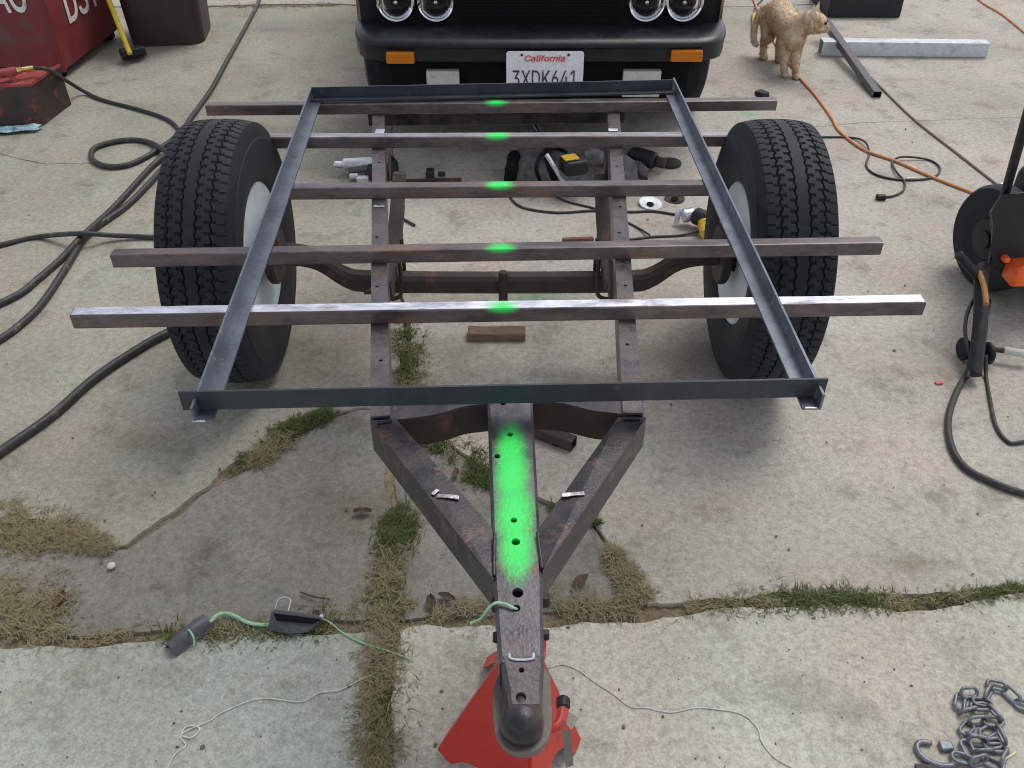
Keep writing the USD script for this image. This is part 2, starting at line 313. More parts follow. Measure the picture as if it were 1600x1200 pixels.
def concrete(name, light, dark, stain, stain_amt, speck=.5):
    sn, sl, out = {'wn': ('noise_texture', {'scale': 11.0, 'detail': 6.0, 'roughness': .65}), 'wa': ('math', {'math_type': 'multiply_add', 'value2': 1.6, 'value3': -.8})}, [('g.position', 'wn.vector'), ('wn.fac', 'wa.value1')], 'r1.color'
    for k, (c, h, col, f) in enumerate(STAINS_AND_SHADE):
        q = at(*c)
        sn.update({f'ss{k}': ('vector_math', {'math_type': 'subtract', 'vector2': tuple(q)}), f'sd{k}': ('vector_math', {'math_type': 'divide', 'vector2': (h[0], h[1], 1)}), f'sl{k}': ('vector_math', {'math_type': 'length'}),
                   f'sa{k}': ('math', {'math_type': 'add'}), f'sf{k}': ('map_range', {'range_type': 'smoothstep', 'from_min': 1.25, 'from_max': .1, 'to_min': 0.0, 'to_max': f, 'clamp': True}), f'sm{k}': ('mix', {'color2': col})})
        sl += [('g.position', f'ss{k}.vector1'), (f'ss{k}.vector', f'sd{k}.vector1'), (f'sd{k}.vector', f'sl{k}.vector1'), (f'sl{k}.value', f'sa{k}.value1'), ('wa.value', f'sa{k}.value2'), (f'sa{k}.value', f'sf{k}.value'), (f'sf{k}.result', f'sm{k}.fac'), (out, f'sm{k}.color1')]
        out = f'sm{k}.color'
    return mat(name, {**sn,
        'g': ('geometry', {}),
        'n1': ('noise_texture', {'scale': 1.3, 'detail': 7.0, 'roughness': .6}), 'r1': ('rgb_ramp', {'ramp': [(.32, dark), (.66, light)]}),
        'n2': ('noise_texture', {'scale': 6.0, 'detail': 8.0, 'roughness': .7}), 'r2': ('rgb_ramp', {'ramp': [(stain_amt, (0, 0, 0)), (stain_amt + .16, (.75, .75, .75))]}),
        'm2': ('mix', {'color2': stain}),
        'n3': ('noise_texture', {'scale': 170.0, 'detail': 4.0, 'roughness': .75}), 'r3': ('rgb_ramp', {'ramp': [(.3, (.55, .55, .57)), (.5, (1, 1, 1)), (.72, (1.35, 1.33, 1.28))]}),
        'm3': ('mix', {'mix_type': 'multiply', 'fac': .62}),
        'v': ('voronoi_texture', {'scale': 26.0, 'randomness': 1.0}), 'vn': ('noise_texture', {'scale': 9.0, 'detail': 3.0}),
        'va': ('math', {'math_type': 'multiply_add', 'value2': -.22, 'value3': .145}), 'vc': ('math', {'math_type': 'less_than'}),
        'vm': ('math', {'math_type': 'multiply', 'value2': speck}), 'm4': ('mix', {'color2': (.1, .085, .065)}),
        'n5': ('noise_texture', {'scale': 55.0, 'detail': 5.0, 'roughness': .7}), 'r5': ('rgb_ramp', {'ramp': [(.36, (.72, .71, .7)), (.6, (1.06, 1.06, 1.06))]}), 'm5': ('mix', {'mix_type': 'multiply', 'fac': .8}),
        'n6': ('noise_texture', {'scale': 3.1, 'detail': 5.0, 'roughness': .6}), 'r6': ('rgb_ramp', {'ramp': [(.35, (1.05, .97, .93)), (.65, (.95, 1.02, .98))]}), 'm6': ('mix', {'mix_type': 'multiply', 'fac': .9}),
        'ba': ('math', {'math_type': 'add'}), 'b': ('bump', {'strength': .45, 'distance': .0022}), 'p': ('principled_bsdf', {'roughness': .88, 'specular_ior_level': .25})},
        [*sl, ('g.position', 'n1.vector'), ('n1.fac', 'r1.fac'), ('g.position', 'n2.vector'), ('n2.fac', 'r2.fac'), ('r2.color', 'm2.fac'), (out, 'm2.color1'),
         ('g.position', 'n3.vector'), ('n3.fac', 'r3.fac'), ('m2.color', 'm3.color1'), ('r3.color', 'm3.color2'),
         ('g.position', 'n5.vector'), ('n5.fac', 'r5.fac'), ('m3.color', 'm5.color1'), ('r5.color', 'm5.color2'),
         ('g.position', 'n6.vector'), ('n6.fac', 'r6.fac'), ('m5.color', 'm6.color1'), ('r6.color', 'm6.color2'),
         ('g.position', 'v.vector'), ('g.position', 'vn.vector'), ('vn.fac', 'va.value1'), ('v.distance', 'vc.value1'), ('va.value', 'vc.value2'), ('vc.value', 'vm.value1'), ('vm.value', 'm4.fac'), ('m6.color', 'm4.color1'),
         ('n3.fac', 'ba.value1'), ('n5.fac', 'ba.value2'), ('ba.value', 'b.height'), ('b.normal', 'p.normal'), ('m4.color', 'p.base_color')])
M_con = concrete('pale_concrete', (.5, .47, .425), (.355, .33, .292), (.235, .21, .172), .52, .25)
M_con_dirty = concrete('dirty_concrete', (.275, .268, .245), (.19, .183, .163), (.12, .11, .09), .52, .3)
M_con_green = concrete('weathered_concrete', (.44, .465, .42), (.31, .33, .295), (.21, .21, .17), .53, .6)
M_con_left = concrete('tan_concrete', (.385, .37, .318), (.265, .253, .21), (.18, .168, .125), .53, .35)
M_con_low = concrete('lower_concrete', (.54, .53, .47), (.4, .39, .338), (.285, .265, .212), .54, .3)
M_soil = w('joint_soil', (.15, .115, .075), (.25, .195, .125), scale=30, rough=(.85, .97), bump=.8, bscale=110, bdist=.006, spots=(.3, .24, .15), spot_amt=(.52, .66), spot_scale=60)

def leafy(name, ramp):
    return mat(name, {'g': ('geometry', {}), 'r': ('rgb_ramp', {'ramp': ramp}), 'd': ('principled_bsdf', {'roughness': .6, 'specular_ior_level': .25}), 't': ('translucent_bsdf', {}), 'm': ('mix_closure', {'fac': .3})},
               [('g.random_per_island', 'r.fac'), ('r.color', 'd.base_color'), ('r.color', 't.color'), ('d.BSDF', 'm.closure1'), ('t.BSDF', 'm.closure2')], surface='m.closure')
M_green = leafy('green_grass', [(0, (.09, .12, .035)), (.35, (.17, .2, .06)), (.55, (.3, .3, .12)), (.75, (.55, .48, .26)), (1, (.66, .57, .36))])
M_dry = leafy('dry_grass', [(0, (.3, .26, .15)), (.3, (.52, .46, .27)), (.6, (.78, .71, .48)), (.72, (.85, .79, .58)), (.8, (.24, .25, .09)), (1, (.13, .16, .055))])

# ------------------------------------------------------------------ ground: soil sheet, concrete slabs with open joints
def soil_sheet():
    xs = np.unique(np.concatenate([np.linspace(-150, -8, 12), np.linspace(-8, 8, 90), np.linspace(8, 150, 12)]))
    ys = np.unique(np.concatenate([np.linspace(-120, -3, 12), np.linspace(-3, 12, 90), np.linspace(12, 250, 12)]))
    X, Y = np.meshgrid(xs, ys, indexing='ij'); P = np.stack([X, Y, 0 * X], -1)
    P[..., 2] = -.013 + .014 * (meshkit.fbm(P * 5, 3, 4) - .5)
    i, j = np.meshgrid(np.arange(len(xs) - 1), np.arange(len(ys) - 1), indexing='ij'); n = len(ys)
    q = np.stack([i * n + j, (i + 1) * n + j, (i + 1) * n + j + 1, i * n + j + 1], -1).reshape(-1, 4)
    return trimesh.Trimesh(P.reshape(-1, 3), np.vstack([q[:, [0, 1, 2]], q[:, [0, 2, 3]]]), process=False)
obj('ground', soil_sheet(), M_soil, kind='structure', smooth=True)

def jagged(P, amp, seed, step=.03):
    P = np.asarray(P, float)[:, :2]; out = []
    for a, b in zip(P[:-1], P[1:]):
        k = max(2, int(np.linalg.norm(b - a) / step))
        for t in np.arange(k) / k: out.append(a + (b - a) * t)
    out.append(P[-1]); out = np.array(out)
    q = np.column_stack([out * 9, np.full(len(out), seed * 3.7)]); q2 = q * 4.3
    dx = (meshkit.fbm(q, 3, seed) - .5) * 2 + .5 * (meshkit.noise(q2, seed + 5) - .5) * 2
    dy = (meshkit.fbm(q + 50, 3, seed + 1) - .5) * 2 + .5 * (meshkit.noise(q2 + 30, seed + 6) - .5) * 2
    return out + np.column_stack([dx, dy]) * amp
def crack(pts, seed, amp=.012):
    """pts: (px, py, half width in metres): an open joint as a polygon of varying width"""
    P = np.array([p[0] if len(p) == 2 else at(p[0], p[1]) for p in pts]); W = np.array([p[-1] for p in pts], float)
    J = jagged(P, amp, seed)
    s = np.concatenate([[0], np.cumsum(np.linalg.norm(np.diff(P[:, :2], axis=0), axis=1))]); sj = np.linspace(0, s[-1], len(J))
    wj = np.interp(sj, s, W)
    wj = wj * (.75 + .8 * (meshkit.noise(np.column_stack([J * 14, np.full(len(J), seed)]), seed) - .3))
    wj = np.maximum(wj, .0015)
    return unary_union([LineString(J[i:i + 2]).buffer(float(wj[i]), quad_segs=3) for i in range(len(J) - 1)])
WP = lambda x, y: np.array([x, y, 0.0])
J1 = [(WP(-9.5, .95), .01), (-900, 1040, .02), (-300, 1025, .02), (0, 1003, .02), (150, 1000, .018), (319, 985, .012), (430, 980, .012), (555, 978, .02), (700, 968, .02), (850, 965, .02), (1000, 957, .022),
      (1120, 944, .017), (1230, 938, .02), (1330, 938, .016), (1400, 942, .022), (1500, 936, .012), (1600, 922, .012), (2000, 900, .012), (2600, 890, .012), (WP(9.5, 1.9), .01)]
V1 = [(WP(-.16, -3), .03), (588, 1800, .025), (590, 1300, .028), (592, 1200, .03), (598, 1080, .026), (603, 1000, .022), (606, 920, .018), (613, 850, .014), (612, 780, .012), (608, 700, .006), (610, 640, .012), (632, 580, .012), (640, 530, .012), (628, 470, .004), (622, 400, .0025), (618, 330, .002), (612, 180, .002), (606, 12, .002), (WP(-2.1, 17), .002)]
C1 = [(610, 640, .004), (560, 637, .004), (515, 648, .018), (450, 675, .022), (395, 712, .02), (350, 742, .008), (290, 786, .008), (235, 825, .008), (200, 852, .009), (170, 858, .012), (120, 838, .016), (60, 815, .012), (0, 812, .016), (-200, 805, .016), (-800, 800, .02), (WP(-9.5, 1.5), .004)]
C2 = [(612, 655, .01), (690, 686, .016), (735, 725, .014), (762, 748, .012), (850, 785, .006), (930, 815, .005), (958, 858, .006), (985, 905, .01), (1008, 952, .016)]
F1 = [(WP(-9.5, 6.1), .004), (-1200, 16, .006), (0, 12, .006), (310, 11, .008), (420, 8, .008), (530, 7, .008), (606, 12, .006), (1200, 10, .006), (1500, -6, .015), (1600, -14, .02), (2600, -20, .01), (WP(9.5, 6.7), .004)]
H1 = [(1150, 205, .0015), (1250, 200, .0022), (1310, 195, .0035), (1345, 192, .004), (1430, 189, .002), (1600, 183, .002), (2400, 170, .002)]
H2 = [(-300, 236, .0015), (0, 240, .002), (40, 250, .0035), (70, 256, .0025), (160, 256, .002), (300, 262, .0015)]
cracks = [crack(J1, 1), crack(V1, 2), crack(C1, 3), crack(C2, 4), crack(F1, 5, .008), crack(H1, 6, .006), crack(H2, 7, .006)]
joints = unary_union(cracks)
area = sbox(-9, -2.5, 9, 16)
slabs = [g for g in getattr(area.difference(joints), 'geoms', [area]) if g.area > .0004]
drive = thing('concrete_driveway', None, None, kind='structure')
def pick(px, py): q = at(px, py); return Point(q[0], q[1])
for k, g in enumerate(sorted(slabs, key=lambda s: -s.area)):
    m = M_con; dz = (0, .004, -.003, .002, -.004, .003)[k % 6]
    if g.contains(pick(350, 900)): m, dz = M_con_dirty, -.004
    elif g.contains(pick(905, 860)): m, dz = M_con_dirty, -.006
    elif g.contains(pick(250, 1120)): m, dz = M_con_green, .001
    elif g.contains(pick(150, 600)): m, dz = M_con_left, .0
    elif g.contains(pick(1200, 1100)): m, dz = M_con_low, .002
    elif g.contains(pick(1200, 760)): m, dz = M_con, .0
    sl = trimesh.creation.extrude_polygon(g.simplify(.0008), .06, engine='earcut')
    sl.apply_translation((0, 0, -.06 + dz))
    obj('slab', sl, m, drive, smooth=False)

# ------------------------------------------------------------------ grass in the joints
def blades(P, L, width, lean, seed):
    g = np.random.default_rng(seed); n = len(P)
    az = g.uniform(0, 2 * math.pi, n); d = np.stack([np.cos(az), np.sin(az), 0 * az], 1)
    sd = np.stack([-np.sin(az), np.cos(az), 0 * az], 1)
    L = L * np.clip(g.lognormal(-.12, .45, n), .3, 2.6); ln = np.clip(g.normal(lean, .3, n), .1, 1.45)
    mid = P + d * (L * .5 * np.sin(ln * .7))[:, None] + np.array([0, 0, 1]) * (L * .5 * np.cos(ln * .7))[:, None]
    tip = mid + d * (L * .5 * np.sin(ln * 1.35))[:, None] + np.array([0, 0, 1]) * (L * .5 * np.cos(ln * 1.35))[:, None]
    tip[:, 2] = np.maximum(tip[:, 2], .003)
    ww = (width * g.uniform(.6, 1.3, n))[:, None]
    v = np.stack([P - sd * ww, P + sd * ww, mid + sd * ww * .8, mid - sd * ww * .8, tip], 1).reshape(-1, 3)
    b = np.arange(n)[:, None] * 5
    f = np.concatenate([b + [0, 1, 2], b + [0, 2, 3], b + [3, 2, 4]], 0)
    return trimesh.Trimesh(v, f, process=False)
def scatter(lines, n, seed, thr=.45, fs=7):
    """lines: pixel path with (px, py, spread metres, weight)"""
    g = np.random.default_rng(seed); out = []
    for pts in lines:
        P = ats([(p[0], p[1]) for p in pts]); W = np.array([p[2] for p in pts]); D = np.array([p[3] for p in pts])
        seg = np.linalg.norm(np.diff(P, axis=0), axis=1); s = np.concatenate([[0], np.cumsum(seg)])
        t = g.uniform(0, s[-1], n * 3)
        keep = g.uniform(0, 1, len(t)) < np.interp(t, s, D); t = t[keep]
        q = np.column_stack([np.interp(t, s, P[:, k]) for k in range(3)])
        q[:, :2] += g.normal(0, 1, (len(t), 2)) * np.interp(t, s, W)[:, None] * .6
        out.append(q)
    q = np.vstack(out)
    m = .55 * meshkit.fbm(q * fs, 3, seed) + .45 * meshkit.fbm(q * fs * 3.1, 2, seed + 9)
    q = q[m + g.normal(0, .05, len(q)) > thr]; return q
green_lines = [[(515, 645, .022, 1), (450, 672, .028, 1), (395, 708, .025, .9), (365, 735, .012, .5)],
               [(632, 590, .045, 1), (640, 545, .05, 1), (628, 505, .03, .7), (615, 470, .008, .3), (612, 420, .004, .1)],
               [(625, 660, .02, .8), (690, 686, .04, 1), (735, 722, .05, 1), (758, 745, .03, 1), (800, 765, .01, .3)],
               [(616, 870, .03, .7), (622, 820, .036, 1), (617, 780, .02, .5)],
               [(1130, 945, .02, .8), (1230, 937, .032, 1), (1330, 938, .03, 1), (1390, 942, .02, .5), (1480, 938, .014, .5), (1600, 922, .016, 1)],
               [(850, 790, .006, .1), (935, 818, .006, .2)]]
def far_path(pts): return [pts]
q = scatter(green_lines, 2900, 21, .48, 14)
q2 = scatter([[(592, 1200, .035, .4), (600, 1030, .035, .4), (608, 900, .035, .4)], [(0, 830, .06, .4), (90, 830, .05, .4)], [(240, 1000, .03, .3), (420, 990, .02, .35), (520, 978, .03, .3)]], 1500, 22, .5)
q = np.vstack([q, q2]); q[:, 2] = -.004
obj('green_grass_tufts', blades(q, .018, .0012, 1.2, 5), M_green, label='low green grass growing out of the driveway cracks', cat='grass', kind='stuff', smooth=False)
dry_lines = [[(590, 1215, .042, 1), (592, 1130, .042, 1), (598, 1040, .036, 1), (604, 960, .036, 1), (608, 900, .028, .8), (615, 840, .03, .5)],
             [(0, 1000, .035, .8), (100, 992, .03, .8), (200, 995, .024, .7), (319, 988, .02, .7), (430, 982, .02, .7), (500, 965, .035, .9), (560, 955, .045, 1), (680, 958, .04, 1), (790, 960, .038, 1), (870, 950, .042, 1), (950, 950, .036, 1), (1040, 953, .022, 1), (1150, 945, .022, 1), (1300, 940, .022, 1), (1400, 944, .024, 1), (1600, 925, .014, 1)],
             [(-60, 815, .075, .8), (20, 820, .07, .8), (80, 835, .045, .8), (130, 842, .03, .7), (170, 858, .014, .5)],
             [(-40, 950, .08, .5), (40, 955, .06, .45), (90, 945, .04, .3)],
             [(450, 680, .03, .4), (400, 720, .025, .5)], [(700, 700, .05, .5), (640, 600, .04, .5), (640, 540, .05, .4)],
             [(955, 860, .012, .4), (1000, 935, .03, .9)], [(310, 11, .03, .4), (530, 8, .03, .4)], [(1430, -8, .05, .5), (1600, -12, .05, 1)]]
q = scatter(dry_lines, 3700, 31, .48, 13); q[:, 2] = -.004
obj('dry_grass_mat', blades(q, .021, .0012, 1.32, 6), M_dry, label='straw coloured dry grass and clippings matted along the driveway joints', cat='dry grass', kind='stuff', smooth=False)
# grit on the slabs
def grit():
    g = np.random.default_rng(41); ico = trimesh.creation.icosphere(1, .5); n = 330
    px, py = g.uniform(-50, 1650, n), 1200 - 1150 * g.uniform(0, 1, n) ** 1.2
    V, F = [], []
    for i in range(n):
        c = at(px[i], py[i]); r = .0012 + .0028 * g.uniform() ** 4
        v = ico.vertices * r * g.uniform(.6, 1.6, 3) * 2; v[:, 2] *= .6
        V.append(v + c + [0, 0, .003]); F.append(ico.faces + 12 * 0 + i * len(ico.vertices))
    return trimesh.Trimesh(np.vstack(V), np.vstack(F), process=False)
obj('grit', grit(), M_pebble, label='dark crumbs of grit scattered over the concrete', cat='grit', kind='stuff', smooth=True)

# ------------------------------------------------------------------ trailer
ZR, ZB = .568, .60           # top of the rails, top of the cross tubes
YW, RW = 2.19, .36           # wheel centre
XL, XR = -.773, .697
tr = thing('utility_trailer', 'bare rusty trailer chassis with green paint on its tongue, two black tyres', 'trailer', at(780, 430, 0))
def rail(pa, pb, sgn):
    a, b = at(*pa, ZR), at(*pb, ZR)
    M, L = frame_of(a, b)
    wv, h, t = .036, .07, .005
    c = m3.CrossSection([[( -wv/2, -h), (wv/2, -h), (wv/2, 0), (-wv/2, 0)]])
    body = m3.Manifold.extrude(c, L)
    inner = m3.CrossSection([[(-wv/2 + t, -h - .01), (wv/2 - t, -h - .01), (wv/2 - t, -t), (-wv/2 + t, -t)]])
    body -= m3.Manifold.extrude(inner, L + .02).translate((0, 0, -.01))
    for s in np.arange(.07, L, .125):
        body -= m3.Manifold.cylinder(.05, .0042, circular_segments=12).rotate((90, 0, 0)).translate((random.uniform(-.006, .006), .02, float(s + random.uniform(-.03, .03))))
    m = tm(body); m.apply_transform(M); return m
railL = obj('rail', rail((594, 650), (591, 166), 1), M_rail, tr, smooth=False)
railR = obj('rail', rail((989, 645), (958, 162), -1), M_rail, tr, smooth=False)
# bright ground patches on the rails: scraped metal plates of weld at the bar seats
for (px, py, L, zz) in [(592, 388, .028, 0), (593, 207, .05, 0), (958, 203, .02, 0), (592, 322, .012, 0)]:
    c = at(px, py, ZR + .0015); obj('scraped_patch', bx(c, (.028, L, .002), .0008), M_bright, tr, label='bright scraped metal on rail')
# front cross member under the front angle iron (arched plate) and rear cross member
ZP = ZR - .007
for edge, back in (([(581, 661), (617, 656), (650, 652), (687, 646), (725, 635), (766, 630)], [(766, 606), (581, 610)]), ([(829, 628), (878, 630), (925, 641), (950, 644), (972, 647), (1006, 653)], [(1004, 606), (829, 604)])):
    e = smooth_path(ats(edge, ZP), 4); pl_ = [*e, *ats(back, ZP)]
    obj('cross_plate', prism([p[:2] for p in pl_], ZP - .005, ZP), M_frame, tr, smooth=False)
    e2 = e + [0, .004, -.0055]; n_ = len(e2); V = np.vstack([e2, e2 + [0, .006, 0], e2 - [0, 0, .066], e2 + [0, .006, -.066]]); F = []
    for k in range(n_ - 1):
        for o0, o1 in ((0, 2 * n_), (n_, 0), (3 * n_, n_), (2 * n_, 3 * n_)): F += [(o0 + k, o1 + k, o1 + k + 1), (o0 + k, o1 + k + 1, o0 + k + 1)]
    wb = trimesh.Trimesh(V, np.array(F), process=False); wb.fix_normals()
    obj('arched_web', wb, M_axle, tr, smooth=30)
a, b = at(575, 170, ZR - .03), at(975, 166, ZR - .03)
obj('cross_member', beam(a, b, .04, .05, .004), M_frame, tr, smooth=False)
# tongue: box section sloping gently to the coupler, with bolt holes
T = [(640, 762, 833, .566), (905, 771, 848, .545), (1035, 780, 850, .532)]
def section_loft(rows, h):
    V = []
    for (py, xl, xr, z) in rows:
        l, r = at(xl, py, z), at(xr, py, z); e = .005
        V += [l + [e, 0, 0], r - [e, 0, 0], r - [0, 0, e], r - [0, 0, h - e], r - [e, 0, h], l + [e, 0, -h], l - [0, 0, h - e], l - [0, 0, e]]
    n = 8; F = []
    for i in range(len(rows) - 1):
        for j in range(n):
            a0, b0 = i * n + j, i * n + (j + 1) % n
            F += [(a0, a0 + n, b0 + n if True else 0), (a0, b0 + n, b0)]
    for j in range(1, n - 1):
        F.append((0, j, j + 1)); e0 = (len(rows) - 1) * n; F.append((e0, e0 + j + 1, e0 + j))
    m = trimesh.Trimesh(np.array(V), np.array(F), process=True); m.fix_normals(); return m
tong = section_loft([(600, 761, 832, .567)] + T, .075)
def to_man(m): return m3.Manifold(m3.Mesh(np.asarray(m.vertices, np.float32), np.asarray(m.faces, np.uint32)))
tman = to_man(tong)
def zt(py): return np.interp(py, [640, 905, 1035], [.566, .545, .532])
for (px, py, r) in [(797, 678, .0055), (777, 712, .0055), (803, 812, .0055), (806, 846, .007), (809, 926, .0085), (807, 950, .006), (786, 630, .006)]:
    c = at(px, py, zt(py)); tman -= m3.Manifold.cylinder(.05, r, circular_segments=16).translate((float(c[0]), float(c[1]), float(c[2] - .03))) + m3.Manifold.cylinder(.05, r * 1.7, circular_segments=16).translate((float(c[0]), float(c[1]), float(c[2] - .056)))
g0, g1 = at(797, 663, .563), at(806, 905, .545)
gm = lambda y0, y1, px, hw: (((at(px, y0, .56) + at(px, y1, .56)) / 2), (hw, abs(at(px, y0, .56)[1] - at(px, y1, .56)[1]) / 2 * 1.12, .06))
M_tongue = with_green('tongue_sprayed_green', [gm(668, 740, 798, .027), gm(690, 790, 800, .029), gm(750, 850, 804, .031), gm(800, 893, 807, .028)], ((.048, .048, .055), (.12, .112, .12)), dict(RUST_STEEL, metallic=.6))
tongue = obj('tongue', tman, M_tongue, tr, label='tongue sprayed with a long fluorescent green stripe', smooth=20)
# diagonal arms
def arm(quad_px, z0, z1, h):
    P = [at(p[0], p[1], z) for p, z in zip(quad_px, (z0, z0, z1, z1))]
    V = [*P, *[p - [0, 0, h] for p in P]]
    return hullpts(V)
armL = arm([(578, 657), (619, 655), (772, 828), (771, 905)], .565, .546, .07)
armR = arm([(966, 652), (1010, 652), (848, 893), (840, 828)], .565, .546, .07)
armL = trimesh.convex.convex_hull(armL); 
obj('diagonal_arm', armL, M_frame, tr, smooth=False); obj('diagonal_arm', armR, M_frame, tr, smooth=False)
M_scrape = w('scraped_weld', (.2, .18, .18), (.62, .6, .62), scale=130, metallic=.9, rough=(.25, .5), spots=(.16, .1, .07), spot_amt=(.55, .66), spot_scale=60)
for (px, py, rz) in [(700, 775, 12), (896, 771, -12)]:
    c = at(px, py, .5582); obj('weld_scrape', wobble(bx(c + [0, 0, -.0012], (.038, .009, .0022), .001, rotz=-6 if px < 800 else 6), .0022, 45, 3, 2), M_scrape, tr, label='bright scraped weld across arm')
c = at(680, 768, .559); obj('weld_scrape', wobble(bx(c + [0, 0, -.001], (.007, .015, .0022), .001, rotz=-35), .0012, 60, 2, 1), M_scrape, tr, label='bright scraped weld across arm')
for (p, q_) in [((773, 832), (772, 900)), ((840, 832), (847, 888)), ((590, 660), (612, 657)), ((972, 654), (1000, 654))]:
    zz = .566 if p[1] < 700 else .556
    bp = smooth_path([at(*p, zz), (at(*p, zz) + at(*q_, .547 if p[1] > 700 else zz)) / 2, at(*q_, .547 if p[1] > 700 else zz)], 16)
    g_ = np.random.default_rng(int(p[0])); rr = .0019 + .0011 * np.abs(np.sin(np.arange(len(bp)) * 1.5)) + g_.uniform(0, .0008, len(bp))
    obj('weld_bead', tube(bp, rr, 7, raw=True), M_frame, tr, smooth=True)
# bolts through the tongue
for (px, py, s) in [(778, 996, -1), (850, 992, 1), (776, 945, -1), (851, 938, 1)]:
    c = at(px, py, .505); d = np.array([s * .022, 0, 0])
    obj('bolt', cyl(c - d * .9, c + d * .35, .009 if py > 980 else .0125, 6, bev=.002), M_axle, tr, smooth=False)
# coupler
cp = group('coupler', tr)
M_skirt = w('coupler_skirt_steel', (.09, .078, .072), (.16, .135, .125), scale=30, metallic=.3, rough=(.45, .65), spots=(.1, .06, .04))
rows = [(1025, 781, 850, .5345), (1045, 786, 850, .531), (1075, 792, 848, .526), (1100, 795, 848, .5215), (1118, 797, 846, .512)]
cb = section_loft(rows, .06); cm = to_man(cb)
for (px, py, r) in [(815, 1048, .004), (814, 1086, .0075)]:
    c = at(px, py, .529); cm -= m3.Manifold.cylinder(.04, r, circular_segments=14).translate((float(c[0]), float(c[1]), .505))
obj('coupler_body', cm, M_rail, cp, smooth=20)
bc = at(816, 1130, .49)
def dome(c, r, hz):
    s = trimesh.creation.icosphere(3, r); s.vertices[:, 2] *= hz; s.apply_translation(c); return s
obj('ball_socket', tm(m3.Manifold.batch_hull([to_man(dome(bc, .0305, 1.0)), to_man(dome(bc + [0, .04, .006], .024, .9))])), M_frame, cp, smooth=50)
fl = [at(x, y, .478) for x, y in smooth_path([(770, 1075), (772, 1130), (780, 1155), (797, 1172), (817, 1177), (838, 1172), (855, 1155), (862, 1130), (860, 1075), (852, 1045), (783, 1045)], 5)]
obj('skirt', hullpts([*fl, *[p - [0, 0, .012] for p in fl]]), M_skirt, cp, smooth=25)
M_chalk = w('scratched_arc', (.3, .32, .36), (.6, .64, .7), scale=150, rough=(.5, .7))
cA, cB = at(798, 1028, .5365), at(832, 1028, .5365)
obj('chalk_mark', tube(np.array([cA + [-.002, .008, .0], cA, (cA + cB) / 2 + [0, -.002, -.0005], cB, cB + [.002, .008, 0]]) + np.array([0, 0, -.0012]), .0017, 6), M_chalk, cp)
# wheels
def tyre_mesh():
    NU, pitch = 656, 82
    # across: u in [-1..1] on tread, then sidewalls
    tread_w, R = .084, RW
    vs = []
    for s in np.linspace(-1, 1, 69): vs.append(('t', s))
    prof = []
    for k, s in vs:
        crown = .009 * abs(s) ** 2.6
        prof.append((s * tread_w, R - crown, s))
    side = [(.0895, R - .02), (.0945, R - .04), (.096, R - .047), (.0985, R - .05), (.0985, R - .056), (.0975, R - .059), (.099, R - .075), (.0985, R - .1), (.095, R - .125), (.089, R - .148), (.085, R - .158), (.08, R - .163), (.066, R - .165)]
    full = [(-a, b, None) for a, b in side[::-1]] + prof + [(a, b, None) for a, b in side]
    ang = np.arange(NU) * 2 * math.pi / NU; V = np.zeros((NU, len(full), 3))
    ph = (np.arange(NU) * pitch / NU)
    for j, (x, r, s) in enumerate(full):
        rr = np.full(NU, r)
        if s is not None:
            zig = .035 * np.sign(np.sin(2 * math.pi * ph)) * 0 + .03 * np.sin(2 * math.pi * ph)
            dep = np.zeros(NU)
            for gi, g in enumerate((-.62, -.2, .2, .62)):
                wv = .02; z = zig if gi in (0, 3) else zig * .7
                dep = np.maximum(dep, np.where(np.abs(s - g - z) < wv, .0065, 0))
                fr = (ph + (.5 if gi % 2 else 0)) % 1
                for sd in (-1, 1):
                    dep = np.maximum(dep, np.where((fr < .14) & (np.abs(s - g - sd * .085) < .07) & (not (abs(g) < .3 and sd * g < 0)), .004, 0))
            fr = (ph + .25) % 1
            if abs(s) > .8: dep = np.maximum(dep, np.where(fr < .12, .0035, 0))
            rr = rr - dep
        V[:, j] = np.stack([np.full(NU, x), rr * np.cos(ang), rr * np.sin(ang)], 1)
    n = len(full); i, j = np.meshgrid(np.arange(NU), np.arange(n - 1), indexing='ij'); i2 = (i + 1) % NU
    q = np.stack([i * n + j, i2 * n + j, i2 * n + j + 1, i * n + j + 1], -1).reshape(-1, 4)
    m = trimesh.Trimesh(V.reshape(-1, 3), np.vstack([q[:, [0, 2, 1]], q[:, [0, 3, 2]]]), process=False)
    m.fix_normals(); return m
TY = tyre_mesh()
def rim_mesh(sg):
    prof = [(.05, -.088), (.192, -.092), (.2, -.085), (.196, -.07), (.176, -.06), (.17, -.03), (.168, .03), (.178, .06), (.196, .072), (.201, .085), (.197, .09), (.185, .08), (.172, .065), (.166, .03), (.16, .012),
            (.14, .0), (.12, .016), (.095, .022), (.07, .006), (.05, .004), (.045, -.01), (.045, -.088)]
    m = trimesh.creation.revolve(np.array(prof), sections=64)
    m.apply_transform(trimesh.geometry.align_vectors((0, 0, 1), (1, 0, 0))); m.vertices[:, 0] *= .9
    return m
YAW = 0.0
